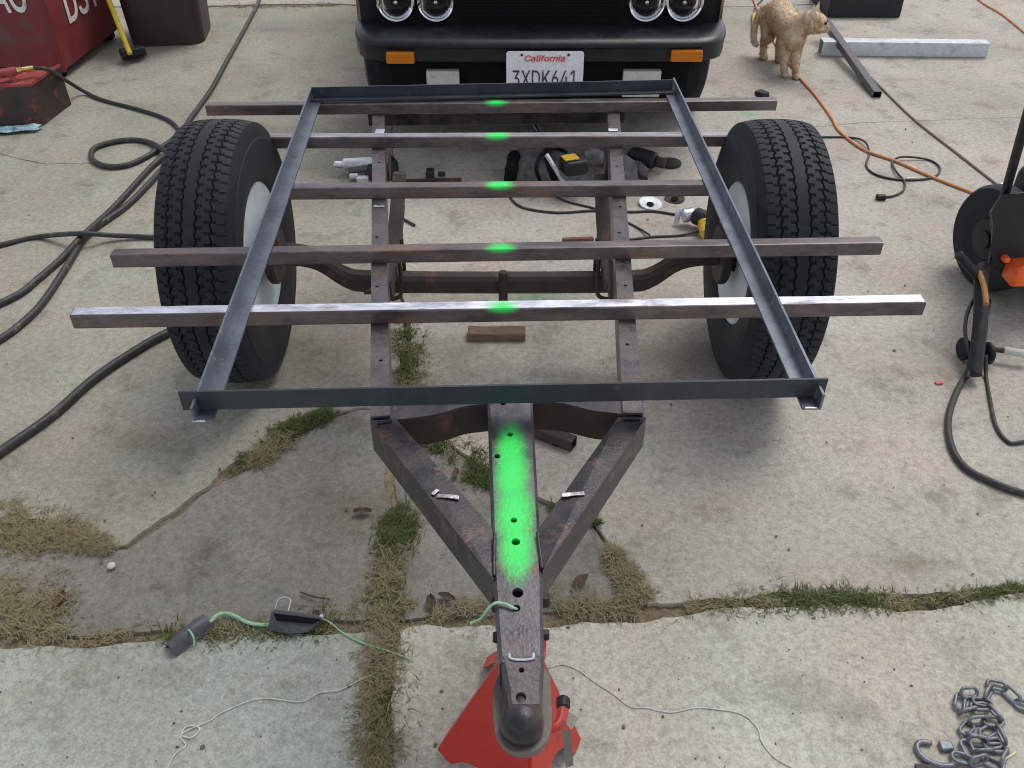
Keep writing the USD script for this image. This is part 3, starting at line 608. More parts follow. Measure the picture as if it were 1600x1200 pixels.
for xc, sg in ((XL, -1), (XR, 1)):
    wh = group('wheel', tr); c = np.array([xc, YW, RW])
    t = TY.copy(); t.apply_translation(c); obj('tyre', t, M_rubber, wh, smooth=25)
    r_ = rim_mesh(sg)
    if sg < 0: r_.apply_transform(np.diag([-1, 1, 1, 1])); r_.invert()
    # inner dish seen from between the wheels: white inner barrel and disc
    r_.apply_translation(c); obj('rim', r_, M_rim, wh, smooth=40)
    disc = lathe([(.0, -.004), (.165, -.004), (.168, .0), (.162, .008), (.156, .003), (.146, .003), (.14, .016), (.122, .024), (.112, .016), (.09, .014), (.08, .022), (0, .022)], c + [-sg * .02, 0, 0], axis=(-sg, 0, 0), sections=48)
    obj('wheel_disc', disc, M_rim, wh, smooth=40)
    obj('hub', lathe([(0, 0), (.055, 0), (.055, .03), (.042, .035), (.036, .085), (0, .085)], c + [-sg * .02, 0, 0], axis=(-sg, 0, 0)), M_axle, wh, smooth=30)
# drop axle
ax = [(XL + .05, .36), (XL + .13, .36), (XL + .22, .345), (XL + .3, .285), (XL + .38, .27), (-.03, .266), (XR - .38, .27), (XR - .3, .285), (XR - .22, .345), (XR - .13, .36), (XR - .05, .36)]
def axle():
    P = smooth_path([(x, YW, z) for x, z in ax], 5); hh, ww = .028, .024; V = []
    for p in P:
        V += [p + [0, -ww, hh * .6], p + [0, -ww * .6, hh], p + [0, ww * .6, hh], p + [0, ww, hh * .6], p + [0, ww, -hh * .6], p + [0, ww * .6, -hh], p + [0, -ww * .6, -hh], p + [0, -ww, -hh * .6]]
    n = 8; F = []
    for i in range(len(P) - 1):
        for j in range(n):
            A, B = i * n + j, i * n + (j + 1) % n; F += [(A, B, B + n), (A, B + n, A + n)]
    for j in range(1, n - 1): F += [(0, j + 1, j), ((len(P) - 1) * n, (len(P) - 1) * n + j, (len(P) - 1) * n + j + 1)]
    m = trimesh.Trimesh(np.array(V), np.array(F), process=False); m.fix_normals(); return m
obj('axle', axle(), M_axle, tr, smooth=40)
ac = np.array([-.025, YW - .03, .25])
obj('axle_lug', cyl(ac + [0, 0, -.035], ac + [0, 0, .07], .013, 12, bev=.003), M_axle, tr)
for xc, sg in ((XL, -1), (XR, 1)):
    obj('backing_plate', cyl((xc - sg * .1, YW, RW), (xc - sg * .125, YW, RW), .085, 24, bev=.006), M_axle, tr)
# leaf springs and hangers beneath each rail
def railx(path_px, Y):
    a, b = at(*path_px[0], ZR), at(*path_px[1], ZR); t = (Y - a[1]) / (b[1] - a[1]); return a[0] + t * (b[0] - a[0])
for pp, s in ((((594, 650), (591, 166)), 1), (((989, 645), (958, 162)), -1)):
    sp = group('leaf_spring', tr)
    for k in range(3):
        half = .33 - .09 * k; ys = np.linspace(-half, half, 13)
        P = [(railx(pp, YW) + s * .012, YW + y, .345 + .1 * (y / .33) ** 2 - .011 * k) for y in ys]
        mm = trimesh.util.concatenate([beam(P[i], P[i + 1], .042, .009, .002) for i in range(12)])
        obj('leaf', mm, M_axle, sp, smooth=False)
    for y in (-.33, .33):
        hx = railx(pp, YW + y) + s * .006
        pts = [(hx - .02, YW + y - .05, ZR - .066), (hx + .02, YW + y - .05, ZR - .066), (hx - .02, YW + y + .05, ZR - .066), (hx + .02, YW + y + .05, ZR - .066), (hx - .018, YW + y - .014, .43), (hx + .018, YW + y - .014, .43), (hx - .018, YW + y + .014, .43), (hx + .018, YW + y + .014, .43)]
        obj('spring_hanger', hullpts(pts), M_axle, tr, smooth=False)
    for y in (-.04, .04):
        cx = railx(pp, YW) + s * .012
        obj('u_bolt', tube([(cx - .03, YW + y, .385), (cx - .03, YW + y, .27), (cx - .015, YW + y, .24), (cx + .015, YW + y, .24), (cx + .03, YW + y, .27), (cx + .03, YW + y, .385)], .006, 6, 4), M_axle, tr)

# ------------------------------------------------------------------ five cross tubes lying on the rails
def tube_px(l, r, name, label, args, kw, gx, ghw, w_=.033, h_=.033, bright=False):
    a, b = at(*l, ZB), at(*r, ZB)
    a[2] = b[2] = ZB
    gp = at(gx[0], gx[1], ZB)
    m = with_green(name, [(gp, (ghw, .05, .011))], args, kw)
    path = thing('steel_tube', label, 'steel tube', (a + b) / 2 - [0, 0, h_])
    obj('tube_wall', beam(a, b, w_, h_, .004, hollow=.003), m, path, smooth=30)
    if bright:
        e = (b - a) / np.linalg.norm(b - a) * .002; up = np.array([0, 0, .0009])
        obj('ground_face', beam(a + e + up, b - e + up, w_ - .006, .002, .0006), with_green(name + '_ground', [(gp, (ghw, .05, .011))], *bright), path, label='bright ground top face of tube', smooth=30)
    return path
BAR = ((.078, .067, .069), (.175, .15, .15)); BARK = dict(scale=26, metallic=.75, rough=(.26, .44), bump=.2, bscale=200, spots=(.2, .115, .09), spot_amt=(.52, .68), spot_scale=14, stretch=(.35, 1, 1))
SIL = ((.42, .42, .47), (.85, .85, .92)); SILK = dict(scale=30, metallic=1.0, rough=(.2, .4), bump=.25, bscale=200, spots=(.3, .26, .26), spot_amt=(.56, .68), spot_scale=24, stretch=(.3, 1, 1))
tube_px((113, 486.5), (1443, 466), 'tube_one', 'long bright wire-brushed steel tube, nearest of the five across the trailer', BAR, BARK, (785, 487), .034, bright=(SIL, SILK))
tube_px((175, 393.5), (1377, 374), 'tube_two', 'long rusty steel tube across the trailer just in front of the axle', BAR, BARK, (783, 394), .036)
tube_px((449, 290), (1116, 284), 'tube_three', 'short rusty steel tube between the tyres, behind the axle', BAR, BARK, (780, 288), .036)
tube_px((400, 212), (1146, 209), 'tube_four', 'short grey steel tube behind the two tyres with worn shiny top', BAR, BARK, (777, 211), .036, bright=(((.2, .19, .2), (.42, .41, .44)), dict(BARK, metallic=.95)))
tube_px((322, 162), (1213, 154), 'tube_five', 'long dark steel tube, farthest of the five, just below the rear angle iron', BAR, dict(BARK, spots=(.2, .13, .11)), (775, 162), .036)

# ------------------------------------------------------------------ angle iron rectangle lying on the tubes
ZA = ZB + .0006
af = thing('angle_iron_frame', 'large blue-grey angle iron rectangle laid over the steel tubes on the trailer', 'metal frame', at(780, 350, ZA))
def angle(p0, p1, leg, t, side, up_leg=None, z0=ZA):
    """L profile: flat leg points to `side` (+1 = right of travel), upright leg on the line"""
    up_leg = up_leg or leg; s = side
    pts = [(0, 0), (s * leg, 0), (s * leg, t), (s * t, t), (s * t, up_leg), (0, up_leg)]
    return extr(Polygon(pts).buffer(0), (p0[0], p0[1], z0), (p1[0], p1[1], z0))
LF, LB = at(303, 662, ZA), at(488, 151, ZA)
RF, RB = at(1283, 640, ZA), at(1052, 138, ZA)
obj('side_iron', angle(LF, LB, .034, .0045, 1), M_angle, af, smooth=False)
obj('side_iron', angle(RF, RB, .034, .0045, -1), M_angle, af, smooth=False)
zf = ZA + .0052
obj('front_iron', angle(at(286, 641, zf), at(1287, 620, zf), .034, .0045, -1, .04, z0=zf), M_angle_dark, af, label='front angle iron, dark stock with the dim reflection of its face painted in', smooth=False)
LB2, RB2 = at(489, 153, zf), at(1050, 141, zf)
# rear iron: upright leg at the back, flat leg towards the camera
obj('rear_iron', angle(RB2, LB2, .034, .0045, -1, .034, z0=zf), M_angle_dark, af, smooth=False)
for (px, py) in [(311, 658), (1267, 637)]:
    c = at(px, py, ZA + .006); obj('cut_end', bx(c, (.022, .004, .003), .001), M_bright, af, label='bright cut end of side iron')

# ------------------------------------------------------------------ jack stand under the coupler
jk_c = at(818, 1105, .45); jc = np.array([jk_c[0], .93, 0])
jk = thing('jack_stand', 'red pressed steel jack stand holding up the trailer coupler', 'jack stand', (jc[0], jc[1], 0))
feet = [np.array(p) for p in [at(683, 1172), at(762, 1026), at(908, 1155), (jc[0] + .03, jc[1] - .23, 0)]]
feet = [np.array([f[0], f[1], 0.0]) for f in feet]
topz = .3; tops = [np.array([jc[0] + d[0] * .03, jc[1] + d[1] * .03, topz]) for d in ((-1, -.1), (-.1, 1), (1, .1), (.1, -1))]
def panel(f0, f1, t0, t1, AR=.3):
    """a sheet side with an arch cut between its two feet"""
    n = 15; out = []
    us = np.linspace(0, 1, n); grid = []
    for u in us:
        base = f0 + (f1 - f0) * u; top = t0 + (t1 - t0) * u
        arch = AR * max(0, 1 - ((u - .5) / .36) ** 2) ** .6 if abs(u - .5) < .36 else 0.0
        grid.append([base + (top - base) * v for v in np.linspace(arch, 1, 5)])
    G = np.array(grid); nrm = np.cross(f1 - f0, t0 - f0); nrm /= np.linalg.norm(nrm)
    V = np.concatenate([G.reshape(-1, 3), (G + nrm * .003).reshape(-1, 3)]); k = n * 5; F = []
    for i in range(n - 1):
        for j in range(4):
            a, b, c, d = i * 5 + j, (i + 1) * 5 + j, (i + 1) * 5 + j + 1, i * 5 + j + 1
            F += [(a, c, b), (a, d, c), (a + k, b + k, c + k), (a + k, c + k, d + k)]
        for j in (0, 4):
            a, b = i * 5 + j, (i + 1) * 5 + j; F += [(a, b, b + k), (a, b + k, a + k)]
    m = trimesh.Trimesh(V, np.array(F), process=False); m.fix_normals(); return m
obj('base', [panel(feet[i], feet[(i + 1) % 4], tops[i], tops[(i + 1) % 4], (.66, .66, .3, .2)[i]) for i in range(4)], M_red, jk, smooth=30)
obj('post', beam((jc[0], jc[1] + .01, .17), (jc[0], jc[1] + .01, .435), .034, .034, .004, up=(0, 1, 0)), M_axle, jk, smooth=False)
obj('collar', lathe([(.026, 0), (.042, 0), (.042, .03), (.026, .03)], (jc[0], jc[1], topz - .006)), M_red, jk)
obj('saddle', bx((jc[0], jc[1] + .02, .443), (.075, .06, .018), .004), M_axle, jk)
l0, l1, l2 = at(863, 1138, .33), at(876, 1128, .33), at(880, 1108, .33)
obj('ratchet_handle', tube([l0 - [.04, 0, .01], l0, l1, l2], .0085, 10), M_red, jk)
obj('grip', cyl(l2, at(880, 1090, .33), .011, 14, bev=.003), M_black_plastic, jk)
obj('pawl_bracket', [hullpts([at(872, 1118, .3), at(888, 1112, .3), at(905, 1122, .3), at(893, 1140, .3), at(872, 1118, .29), at(888, 1112, .29), at(905, 1122, .29), at(893, 1140, .29)]),
                     hullpts([at(878, 1140, .3), at(892, 1140, .3), at(884, 1200, .2), at(896, 1196, .2), at(878, 1140, .29), at(892, 1140, .29), at(884, 1200, .19), at(896, 1196, .19)])], w('olive_grey_casting', (.12, .12, .1), (.2, .2, .17), metallic=.4), jk, smooth=False)

# ------------------------------------------------------------------ black car behind the trailer
YC = 3.55; XC = (atY(548, 70, YC)[0] + atY(1143, 70, YC)[0]) / 2
car = thing('parked_car', 'black car with round twin headlamps and white licence plate behind the trailer', 'car', (XC, 5.6, 0))
def carx(px, py=80, Y=YC): return atY(px, py, Y)[0]
def loft_rings(rings):
    n = len(rings[0]); V = np.vstack(rings); F = []
    for i in range(len(rings) - 1):
        for j in range(n):
            A, B = i * n + j, i * n + (j + 1) % n; F += [(A, B, B + n), (A, B + n, A + n)]
    for j in range(1, n - 1): F += [(0, j + 1, j), ((len(rings) - 1) * n, (len(rings) - 1) * n + j, (len(rings) - 1) * n + j + 1)]
    m = trimesh.Trimesh(V, np.array(F), process=False); m.fix_normals(); return m
HW = .712
def body_poly():
    prof = [(4.05, .25), (3.8, .45), (3.745, .52), (3.735, .74), (3.78, .79), (4.6, .88), (5.05, .92), (7.4, .93), (7.75, .86), (7.8, .45), (7.7, .24)]
    rings = []
    for x, ins, dz in [(-HW - .03, .05, -.02), (-HW - .01, .01, -.004), (-HW + .04, 0, 0.012), (-HW / 2, -.012, .02), (0, -.016, .024), (HW / 2, -.012, .02), (HW - .04, 0, .012), (HW + .01, .01, -.004), (HW + .03, .05, -.02)]:
        rings.append(np.array([(XC + x, y + ins * (1 if y < 5 else -1), z + (dz if z > .7 else 0)) for y, z in prof]))
    return loft_rings(rings)
bm = to_man(body_poly())
for yy in (4.32, 6.85):
    for sx in (-1, 1):
        bm -= m3.Manifold.cylinder(.3, .315, circular_segments=32, center=True).rotate((0, 90, 0)).translate((float(XC + sx * .76), yy, .3))
obj('body', bm, M_carpaint, car, smooth=30)
cab = [(4.9, .91, .66), (5.55, 1.32, .54), (6.75, 1.34, .54), (7.4, .92, .64)]
rings = [np.array([(XC + s * (wd if z < 1 else wd), y, z) for y, z, wd in cab]) for s in (-1, 1)]
obj('cabin', loft_rings(rings), M_glass, car, smooth=False)
obj('roof', bx((XC, 6.15, 1.335), (1.06, 1.2, .04), .018), M_carpaint, car)
# bumper: deep black moulding with a sloped top and wrapped corners
def bumper():
    L = carx(546, 72, YC); R = carx(1146, 72, YC); rings = []
    xs = np.concatenate([np.linspace(L, L + .14, 7), np.linspace(L + .2, R - .2, 9), np.linspace(R - .14, R, 7)])
    for x in xs:
        d = max(0, .13 - min(x - L, R - x)) / .13; back = .13 * (1 - math.sqrt(max(0, 1 - d ** 2))) if d > 0 else 0
        bow = .025 * ((x - XC) / .75) ** 2; y = YC + back + bow
        yb = max(3.76, y + .06) + .1 * d
        rings.append(np.array([(x, yb, .535), (x, y + .1, .532), (x, y + .03, .522), (x, y + .004, .508), (x, y, .498), (x, y + .004, .489), (x, y + .016, .484), (x, y + .018, .44), (x, y + .026, .43), (x, yb, .43)]))
    return loft_rings(rings)
obj('bumper', bumper(), M_bumper, car, smooth=35)
obj('valance', loft_rings([np.array([(XC + x, 3.60 + b, .43), (XC + x, 3.62 + b, .3), (XC + x, 3.68 + b, .245), (XC + x, 3.8 + b, .245), (XC + x, 3.8 + b, .43)]) for x, b in ((-.655, .06), (-.6, .02), (0, 0), (.6, .02), (.655, .06))]), M_dark, car, smooth=30)
obj('grille', [bx((XC, 3.722, .63 + .02 * k), (.62, .012, .006), 0) for k in range(-4, 5)] + [bx((XC, 3.728, .63), (1.3, .008, .2), 0)], M_dark, car, smooth=False)
for px in (617, 680, 1012, 1071):
    c = atY(px, 6, 3.69); hl = group('headlamp', car)
    obj('bezel', lathe([(.062, 0), (.074, 0), (.076, .012), (.07, .02), (.064, .016)], c + [0, .03, 0], axis=(0, -1, 0)), M_chrome, hl)
    obj('reflector', lathe([(0.0, -.06), (.03, -.05), (.055, -.02), (.063, .004)], c + [0, .03, 0], axis=(0, -1, 0)), M_reflector, hl)
    obj('lens', lathe([(0, .03), (.03, .026), (.05, .018), (.064, .004)], c + [0, .03, 0], axis=(0, -1, 0)), M_lampglass, hl, smooth=60)
    obj('bulb_shield', dome(c + [0, .022, 0], .009, 1), M_chrome, hl, smooth=60)
for l, r, y0, y1 in ((603, 648, 81, 99), (1049, 1096, 78, 96)):
    a, b = atY(l, y0, YC + .018), atY(r, y1, YC + .018)
    obj('indicator', bx((a + b) / 2 + [0, .004, 0], (b[0] - a[0], .03, a[2] - b[2]), .005), M_amber, car)
for l, r in ((666, 719), (974, 1029)):
    a, b = atY(l, 109, 3.6), atY(r, 150, 3.6)
    obj('bumper_bracket', bx((a + b) / 2, (b[0] - a[0], .03, a[2] - b[2]), .004), M_pad, car)
pl = group('licence_plate', car)
a, b = atY(791, 80, 3.545), atY(910, 141, 3.545); pw, ph_ = b[0] - a[0], a[2] - b[2]
pc = (a + b) / 2
obj('plate', trimesh.creation.extrude_polygon(rrect(pw, ph_, .012), .003, engine='earcut').apply_transform(np.array([[1, 0, 0, pc[0]], [0, 0, -1, 3.548], [0, 1, 0, pc[2]], [0, 0, 0, 1.0]])), M_plate, pl, smooth=False)
def text_on(txt, height, width, x, z, y, shear=0, bold=False, nrm=None):
    t = meshkit.text_mesh(txt, height, .0012, bold=bold); v = np.array(t.vertices)
    v[:, 0] -= v[:, 0].min(); v[:, 0] *= width / v[:, 0].max(); v[:, 0] += shear * v[:, 1]
    t.vertices = np.column_stack([x + v[:, 0], y - v[:, 2], z + v[:, 1]]); return t
obj('plate_number', text_on('3XDK641', .064, pw * .84, pc[0] - pw * .42, pc[2] - ph_ * .40, 3.5445), M_plateblue, pl, smooth=False)
obj('plate_state', text_on('California', .022, pw * .52, pc[0] - pw * .27, pc[2] + ph_ * .25, 3.5445, shear=.25, bold=True), M_platered, pl, smooth=False)
for s_ in (-1, 1): obj('plate_bolt', cyl((pc[0] + s_ * pw * .3, 3.545, pc[2] + ph_ * .41), (pc[0] + s_ * pw * .3, 3.541, pc[2] + ph_ * .41), .005, 10), M_axle, pl)
for yy in (4.32, 6.85):
    for sx in (-1, 1):
        wh = group('wheel', car); c = (XC + sx * .69, yy, .29)
        obj('tyre', lathe([(.17, -.08), (.25, -.088), (.28, -.075), (.29, -.05), (.29, .05), (.28, .075), (.25, .088), (.17, .08)], c, axis=(1, 0, 0), sections=48), M_rubber, wh)
        obj('rim', lathe([(0, -.03), (.1, -.04), (.165, -.07), (.172, -.07), (.172, .07), (.165, .07), (.1, .04), (0, .03)], c, axis=(1, 0, 0), sections=36), M_silver, wh)

# ------------------------------------------------------------------ left side: red bin, brown tub, broom, red box, rag
rb = at(104, 126)
dR = at(172, 72) - rb; dR[2] = 0; Lr = np.linalg.norm(dR); dR /= Lr
dL = np.array([-dR[1], dR[0], 0]) * 1.0; dL = np.array([-.985, .17, 0]); dL /= np.linalg.norm(dL)
bin_ = thing('steel_bin', 'old red steel bin with white stencilled letters at the driveway edge', 'bin', rb)
Wl, Wr, Hb = 1.1, .72, .78
cs = [rb, rb + dL * Wl, rb + dL * Wl + dR * Wr, rb + dR * Wr]
foot = Polygon([c[:2] for c in cs])
fp = foot.buffer(-.012).buffer(.012, quad_segs=4)
shell = trimesh.creation.extrude_polygon(fp, Hb - .05, engine='earcut'); shell.apply_translation((0, 0, .05))
obj('shell', shell, M_redbox, bin_, smooth=30)
obj('corner_seam', beam(rb + [0, 0, 0] - (dL + dR) * .001 + [0, 0, .05], rb + [0, 0, Hb], .022, .022, .006, up=(dL + dR)), M_redbox, bin_)
obj('lid', trimesh.creation.extrude_polygon(foot.buffer(.02), .03, engine='earcut').apply_transform(trimesh.transformations.translation_matrix((0, 0, Hb))), M_redbox, bin_, smooth=False)
for cc in cs:
    ctr = sum(cs) / 4; p = cc + (ctr - cc) * .12
    obj('foot', bx((p[0], p[1], .026), (.07, .07, .05), .006), M_dark, bin_)
def face_text(txt, h, wd, org, ux, nrm, shear=0):
    t = meshkit.text_mesh(txt, h, .001, bold=True); v = np.array(t.vertices); v[:, 0] -= v[:, 0].min(); v[:, 0] *= wd / v[:, 0].max()
    ux = ux / np.linalg.norm(ux); t.vertices = org + v[:, :1] * ux + v[:, 1:2] * np.array([0, 0, 1.0]) + v[:, 2:3] * nrm; return t
nL = np.cross(-dL, (0, 0, 1)); nL /= np.linalg.norm(nL); nR = np.cross(dR, (0, 0, 1)); nR /= np.linalg.norm(nR)
def on_face(px, py, n):
    d = ray(px, py); o = np.array([0, 0, CAM_Z]); t = np.dot(rb - o, n) / np.dot(d, n); return o + d * t
e0, e1 = on_face(-32, 19, nL), on_face(46, 17, nL)
obj('stencil', face_text('DAG', .15, np.linalg.norm(e1 - e0), e0 + nL * .003, e1 - e0, nL), M_white, bin_, smooth=False)
e0, e1 = on_face(108, 36, nR), on_face(158, 12, nR); ee = np.array([*(e1 - e0)[:2], 0])
obj('stencil', face_text('DST', .15, np.linalg.norm(ee), e0 + nR * .003, ee, nR), M_white, bin_, smooth=False)

c = at(262, 72); tub_c = c + [-.03, .2, 0]
tub = thing('plastic_tub', 'dark brown plastic tub standing behind the yellow broom', 'tub', (tub_c[0], tub_c[1], 0))
def tubmesh(hw, hd, z0, z1, flare, r):
    rings = []
    for z, s in ((z0, 1), (z0 + .01, 1.01), ((z0 + z1) / 2, 1 + flare / 2), (z1, 1 + flare), (z1 + .012, 1.05 + flare), (z1 + .04, 1.05 + flare)):
        p = np.array(rrect(hw * 2 * s, hd * 2 * s, r, 5).exterior.coords)[:-1]
        rings.append(np.column_stack([p, np.full(len(p), z)]))
    m = loft_rings(rings); m.apply_transform(trimesh.transformations.rotation_matrix(math.radians(8), (0, 0, 1))); m.apply_translation((tub_c[0], tub_c[1], 0)); return m
obj('tub_body', tubmesh(.2, .2, .0, .5, .12, .08), M_brown, tub, smooth=40)
obj('tub_rim', lathe([(.26, 0), (.275, 0), (.275, .03), (.26, .03)], (tub_c[0], tub_c[1], .535)), M_brown, tub)
br = thing('broom', 'yellow handled push broom with dark head on the concrete', 'broom', at(207, 90))
hb0 = at(203, 84, .06); hb1 = atY(166, -10, hb0[1] + .22)
hd = hb1 + (hb1 - hb0) * 1.2
obj('handle', tube([hb0, hb1, hd], .0135, 10, 2), M_yellow, br)
obj('head', bx(at(207, 80, .055), (.13, .06, .04), .012, rotz=35), M_black_plastic, br)
def bristles():
    g = np.random.default_rng(3); n = 700; c = at(207, 80, .04); R = trimesh.transformations.rotation_matrix(math.radians(35), (0, 0, 1))[:3, :3]
    V, F = [], []
    for i in range(n):
        o = R @ np.array([g.uniform(-.06, .06), g.uniform(-.026, .026), 0]) + c; e = o + R @ np.array([g.normal(0, .008), g.normal(-.01, .012), 0]); e[2] = .003
        sdx = R @ np.array([.0016, 0, 0]); V += [o - sdx, o + sdx, e]; F.append((3 * i, 3 * i + 1, 3 * i + 2))
    return trimesh.Trimesh(np.array(V), np.array(F), process=False)
obj('bristles', bristles(), w('maroon_bristles', (.035, .018, .022), (.07, .04, .045)), br, kind='stuff', smooth=False)

# small chamfered red box
p0 = at(72, 197); 
rbx = thing('red_tool_box', 'small worn red metal box with sooty front and chamfered corners', 'metal box', at(20, 190))
A, B, C_ = at(-70, 200), at(68, 197), at(92, 178)
depth = np.array([.02, .17, 0])
foot = [A, B, C_, C_ + depth * .7, B + depth * 1.0 + [.0, .03, 0], A + depth * 1.1]
obj('box_body', prism([f[:2] for f in foot], .0, .185), M_soot, rbx, smooth=False)
fpoly = Polygon([f[:2] for f in foot])
lid = trimesh.creation.extrude_polygon(fpoly.buffer(.004), .012, engine='earcut'); lid.apply_translation((0, 0, .184)); obj('box_lid', lid, M_redtop, rbx, smooth=False)
hc = at(15, 122, .215); obj('box_handle', tube([hc + [-.09, 0, -.02], hc + [-.08, 0, .015], hc + [-.01, .01, .02], hc + [.015, .01, -.02]], .011, 8), M_redtop, rbx)
# blue rag
def rag():
    c = at(12, 208); n = 22; g = np.linspace(-1, 1, n); X, Y = np.meshgrid(g, g, indexing='ij')
    P = np.stack([X * .16 - .02, Y * .028 + X * .03, 0 * X], -1)
    P[..., 2] = .008 + .035 * meshkit.fbm(np.stack([X * 4, Y * 2.5, 0 * X], -1), 3, 9) * (1 - .6 * Y ** 2)
    P[..., :2] += .02 * (np.stack([meshkit.fbm(np.stack([X * 3, Y * 3, X * 0 + k], -1), 2, 3 + k) for k in (0, 1)], -1) - .5)
    i, j = np.meshgrid(np.arange(n - 1), np.arange(n - 1), indexing='ij'); q = np.stack([i * n + j, (i + 1) * n + j, (i + 1) * n + j + 1, i * n + j + 1], -1).reshape(-1, 4)
    m = trimesh.Trimesh(P.reshape(-1, 3) + c, np.vstack([q[:, [0, 1, 2]], q[:, [0, 2, 3]]]), process=False); return m
obj('rag', rag(), M_rag, label='crumpled pale blue rag on the ground below the red metal box', cat='rag', smooth=True)

# ------------------------------------------------------------------ cables
def cable(name, pts, r, m, label, cat='cable', z=None, grp=None):
    P = ats([(p[0], p[1], p[2] if len(p) > 2 else r) for p in pts]); return obj(name, tube(P, r, 10, 8), m, label=label, cat=cat, smooth=True)
R_ = .0115
ho = thing('air_hose', 'thin black hose with brass coupling running from the red metal box to the left tyre', 'hose', at(150, 150))
P = ats([(50, 106, .235), (75, 109, .22), (105, 127, .1), (130, 142, .02), (160, 156, .009), (220, 172, .009), (262, 187, .009), (282, 206, .009), (300, 235, .009)])
obj('hose', tube(P, .009, 10), M_cable, ho, smooth=True)
q0, q1 = at(52, 106, .235), at(18, 112, .235)
obj('coupling', [cyl(q0, q0 + (q1 - q0) * .55, .012, 12, bev=.002), cyl(q0 + (q1 - q0) * .55, q0 + (q1 - q0) * .8, .016, 6, bev=.002)], M_brass, ho)
obj('nozzle', cyl(q0 + (q1 - q0) * .8, q1 + (q1 - q0) * .6, .02, 14, bev=.003), M_redtop, ho)
cable('welding_cable', [(425, -60), (405, 0), (385, 40), (352, 100), (330, 140), (300, 182), (282, 207), (250, 232), (205, 256), (168, 260), (144, 248), (150, 230), (195, 219), (232, 222), (258, 236, .03), (300, 262, .012)], R_, M_cable,
      'black cable coming from the top of the driveway and looping once left of the tyre')
cable('welding_cable', [(300, 195), (262, 238, .02), (235, 262), (180, 322), (128, 370, .03), (95, 405), (60, 435), (25, 462), (-60, 500)], R_ * 1.05, M_cable, 'upper of the two black cables running side by side to the left edge')
cable('welding_cable', [(310, 215), (268, 250), (205, 315), (150, 355), (130, 374, .012), (105, 415), (70, 468), (40, 500), (0, 530), (-80, 575)], R_ * 1.05, M_cable, 'lower of the two black cables running side by side to the left edge')
cable('welding_cable', [(-80, 402), (0, 383), (60, 370), (125, 365, .05), (180, 368, .02), (243, 371), (330, 378)], R_ * .8, M_cable, 'thin black cable lying crosswise from the left edge to behind the left tyre')
cable('thick_hose', [(420, 470), (330, 490), (255, 523), (200, 555), (145, 593), (80, 650), (0, 706), (-90, 770)], .0135, M_cable, 'thick black hose from under the left tyre to the lower left edge', 'hose')

# right side cords
cable('extension_cord', [(1150, -80), (1190, 30), (1243, 112), (1275, 150), (1300, 185), (1312, 205), (1350, 234), (1400, 252), (1455, 276), (1540, 309), (1620, 340)], .0062, M_orange, 'orange extension cord running past the cat towards the lawn edger', 'cord')
cable('extension_cord', [(1490, -40), (1530, 0), (1565, 22), (1600, 50), (1660, 100)], .0062, M_orange, 'orange extension cord crossing the top right corner of the driveway', 'cord')
cable('brown_cord', [(1360, 120, .004), (1380, 140), (1430, 188), (1500, 243), (1560, 290), (1620, 340)], .0052, M_cord_brown, 'thin brown cord running straight from the black bar to the edger', 'cord')
kc = thing('black_power_cord', 'black power cord coiled on the concrete with a loose plug', 'cord', at(1400, 270))
P = ats([(1200, 214), (1285, 214), (1330, 215), (1352, 222, .016), (1358, 240), (1354, 260), (1372, 274), (1410, 281), (1455, 278), (1469, 264), (1452, 250), (1412, 245, .015), (1395, 252), (1399, 266, .012), (1413, 284), (1411, 298), (1396, 306), (1381, 308)], .005)
obj('cord', tube(P, .0048, 8), M_cable, kc, smooth=True)
pq = at(1383, 308, .011); obj('plug', bx(pq + [-.016, 0, 0], (.04, .026, .02), .007), M_black_plastic, kc)
obj('tape_flag', bx(at(1424, 278, .009), (.04, .012, .004), .0015, rotz=5), M_string, kc)
# ------------------------------------------------------------------ right: beam, black bar, black crate
a, b = at(1283, 88, .0), at(1541, 91, 0)
bmL = at(1284, 62, .075); 
hbm = .078
obj('galvanised_beam', beam(np.array([a[0], a[1] + .04, hbm]), np.array([b[0], b[1] + .04, hbm]), .075, hbm, .006, hollow=.004), M_galv, label='short pale galvanised box beam lying behind the cat', cat='steel beam', smooth=30)
a, b = at(1297, 38, .1), at(1372, 143, .032)
a = at(1290, 28, .115)
obj('black_bar', beam(a, b, .042, .036, .004, hollow=.003), w('black_bar_paint', (.03, .03, .036), (.075, .075, .085), metallic=.3, rough=(.3, .5), spots=(.14, .06, .04), spot_amt=(.6, .7)), label='dark steel bar leaning over the galvanised beam', cat='steel bar', smooth=30)
cr = thing('black_crate', 'low black crate with a dark machine on it behind the cat', 'crate', at(1345, 20))
c0, c1 = at(1293, 28), at(1405, 27)
obj('crate_body', bx(((c0[0] + c1[0]) / 2, c0[1] + .2, .055), (c1[0] - c0[0], .4, .11), .008), M_black_plastic, cr)
obj('crate_tray', bx(((c0[0] + c1[0]) / 2 - .03, c0[1] + .22, .13), ((c1[0] - c0[0]) * .8, .3, .06), .01), M_dark, cr)
obj('machine', bx(((c0[0] + c1[0]) / 2 - .03, c0[1] + .26, .23), ((c1[0] - c0[0]) * .65, .22, .16), .03), M_black_plastic, cr)
lf = thing('plug_adapter', 'yellow and orange plug end hanging on a dark cord left of the cat', 'plug', at(1180, 45))
obj('plug_body', cyl(at(1179, 45, .012), at(1177, 22, .012), .014, 14, r1=.011, bev=.003), M_yellowtool, lf)
obj('plug_cord', tube(ats([(1178, 22), (1181, 10), (1195, -5), (1220, -40)], .006), .005, 8), M_cable, lf, smooth=True)
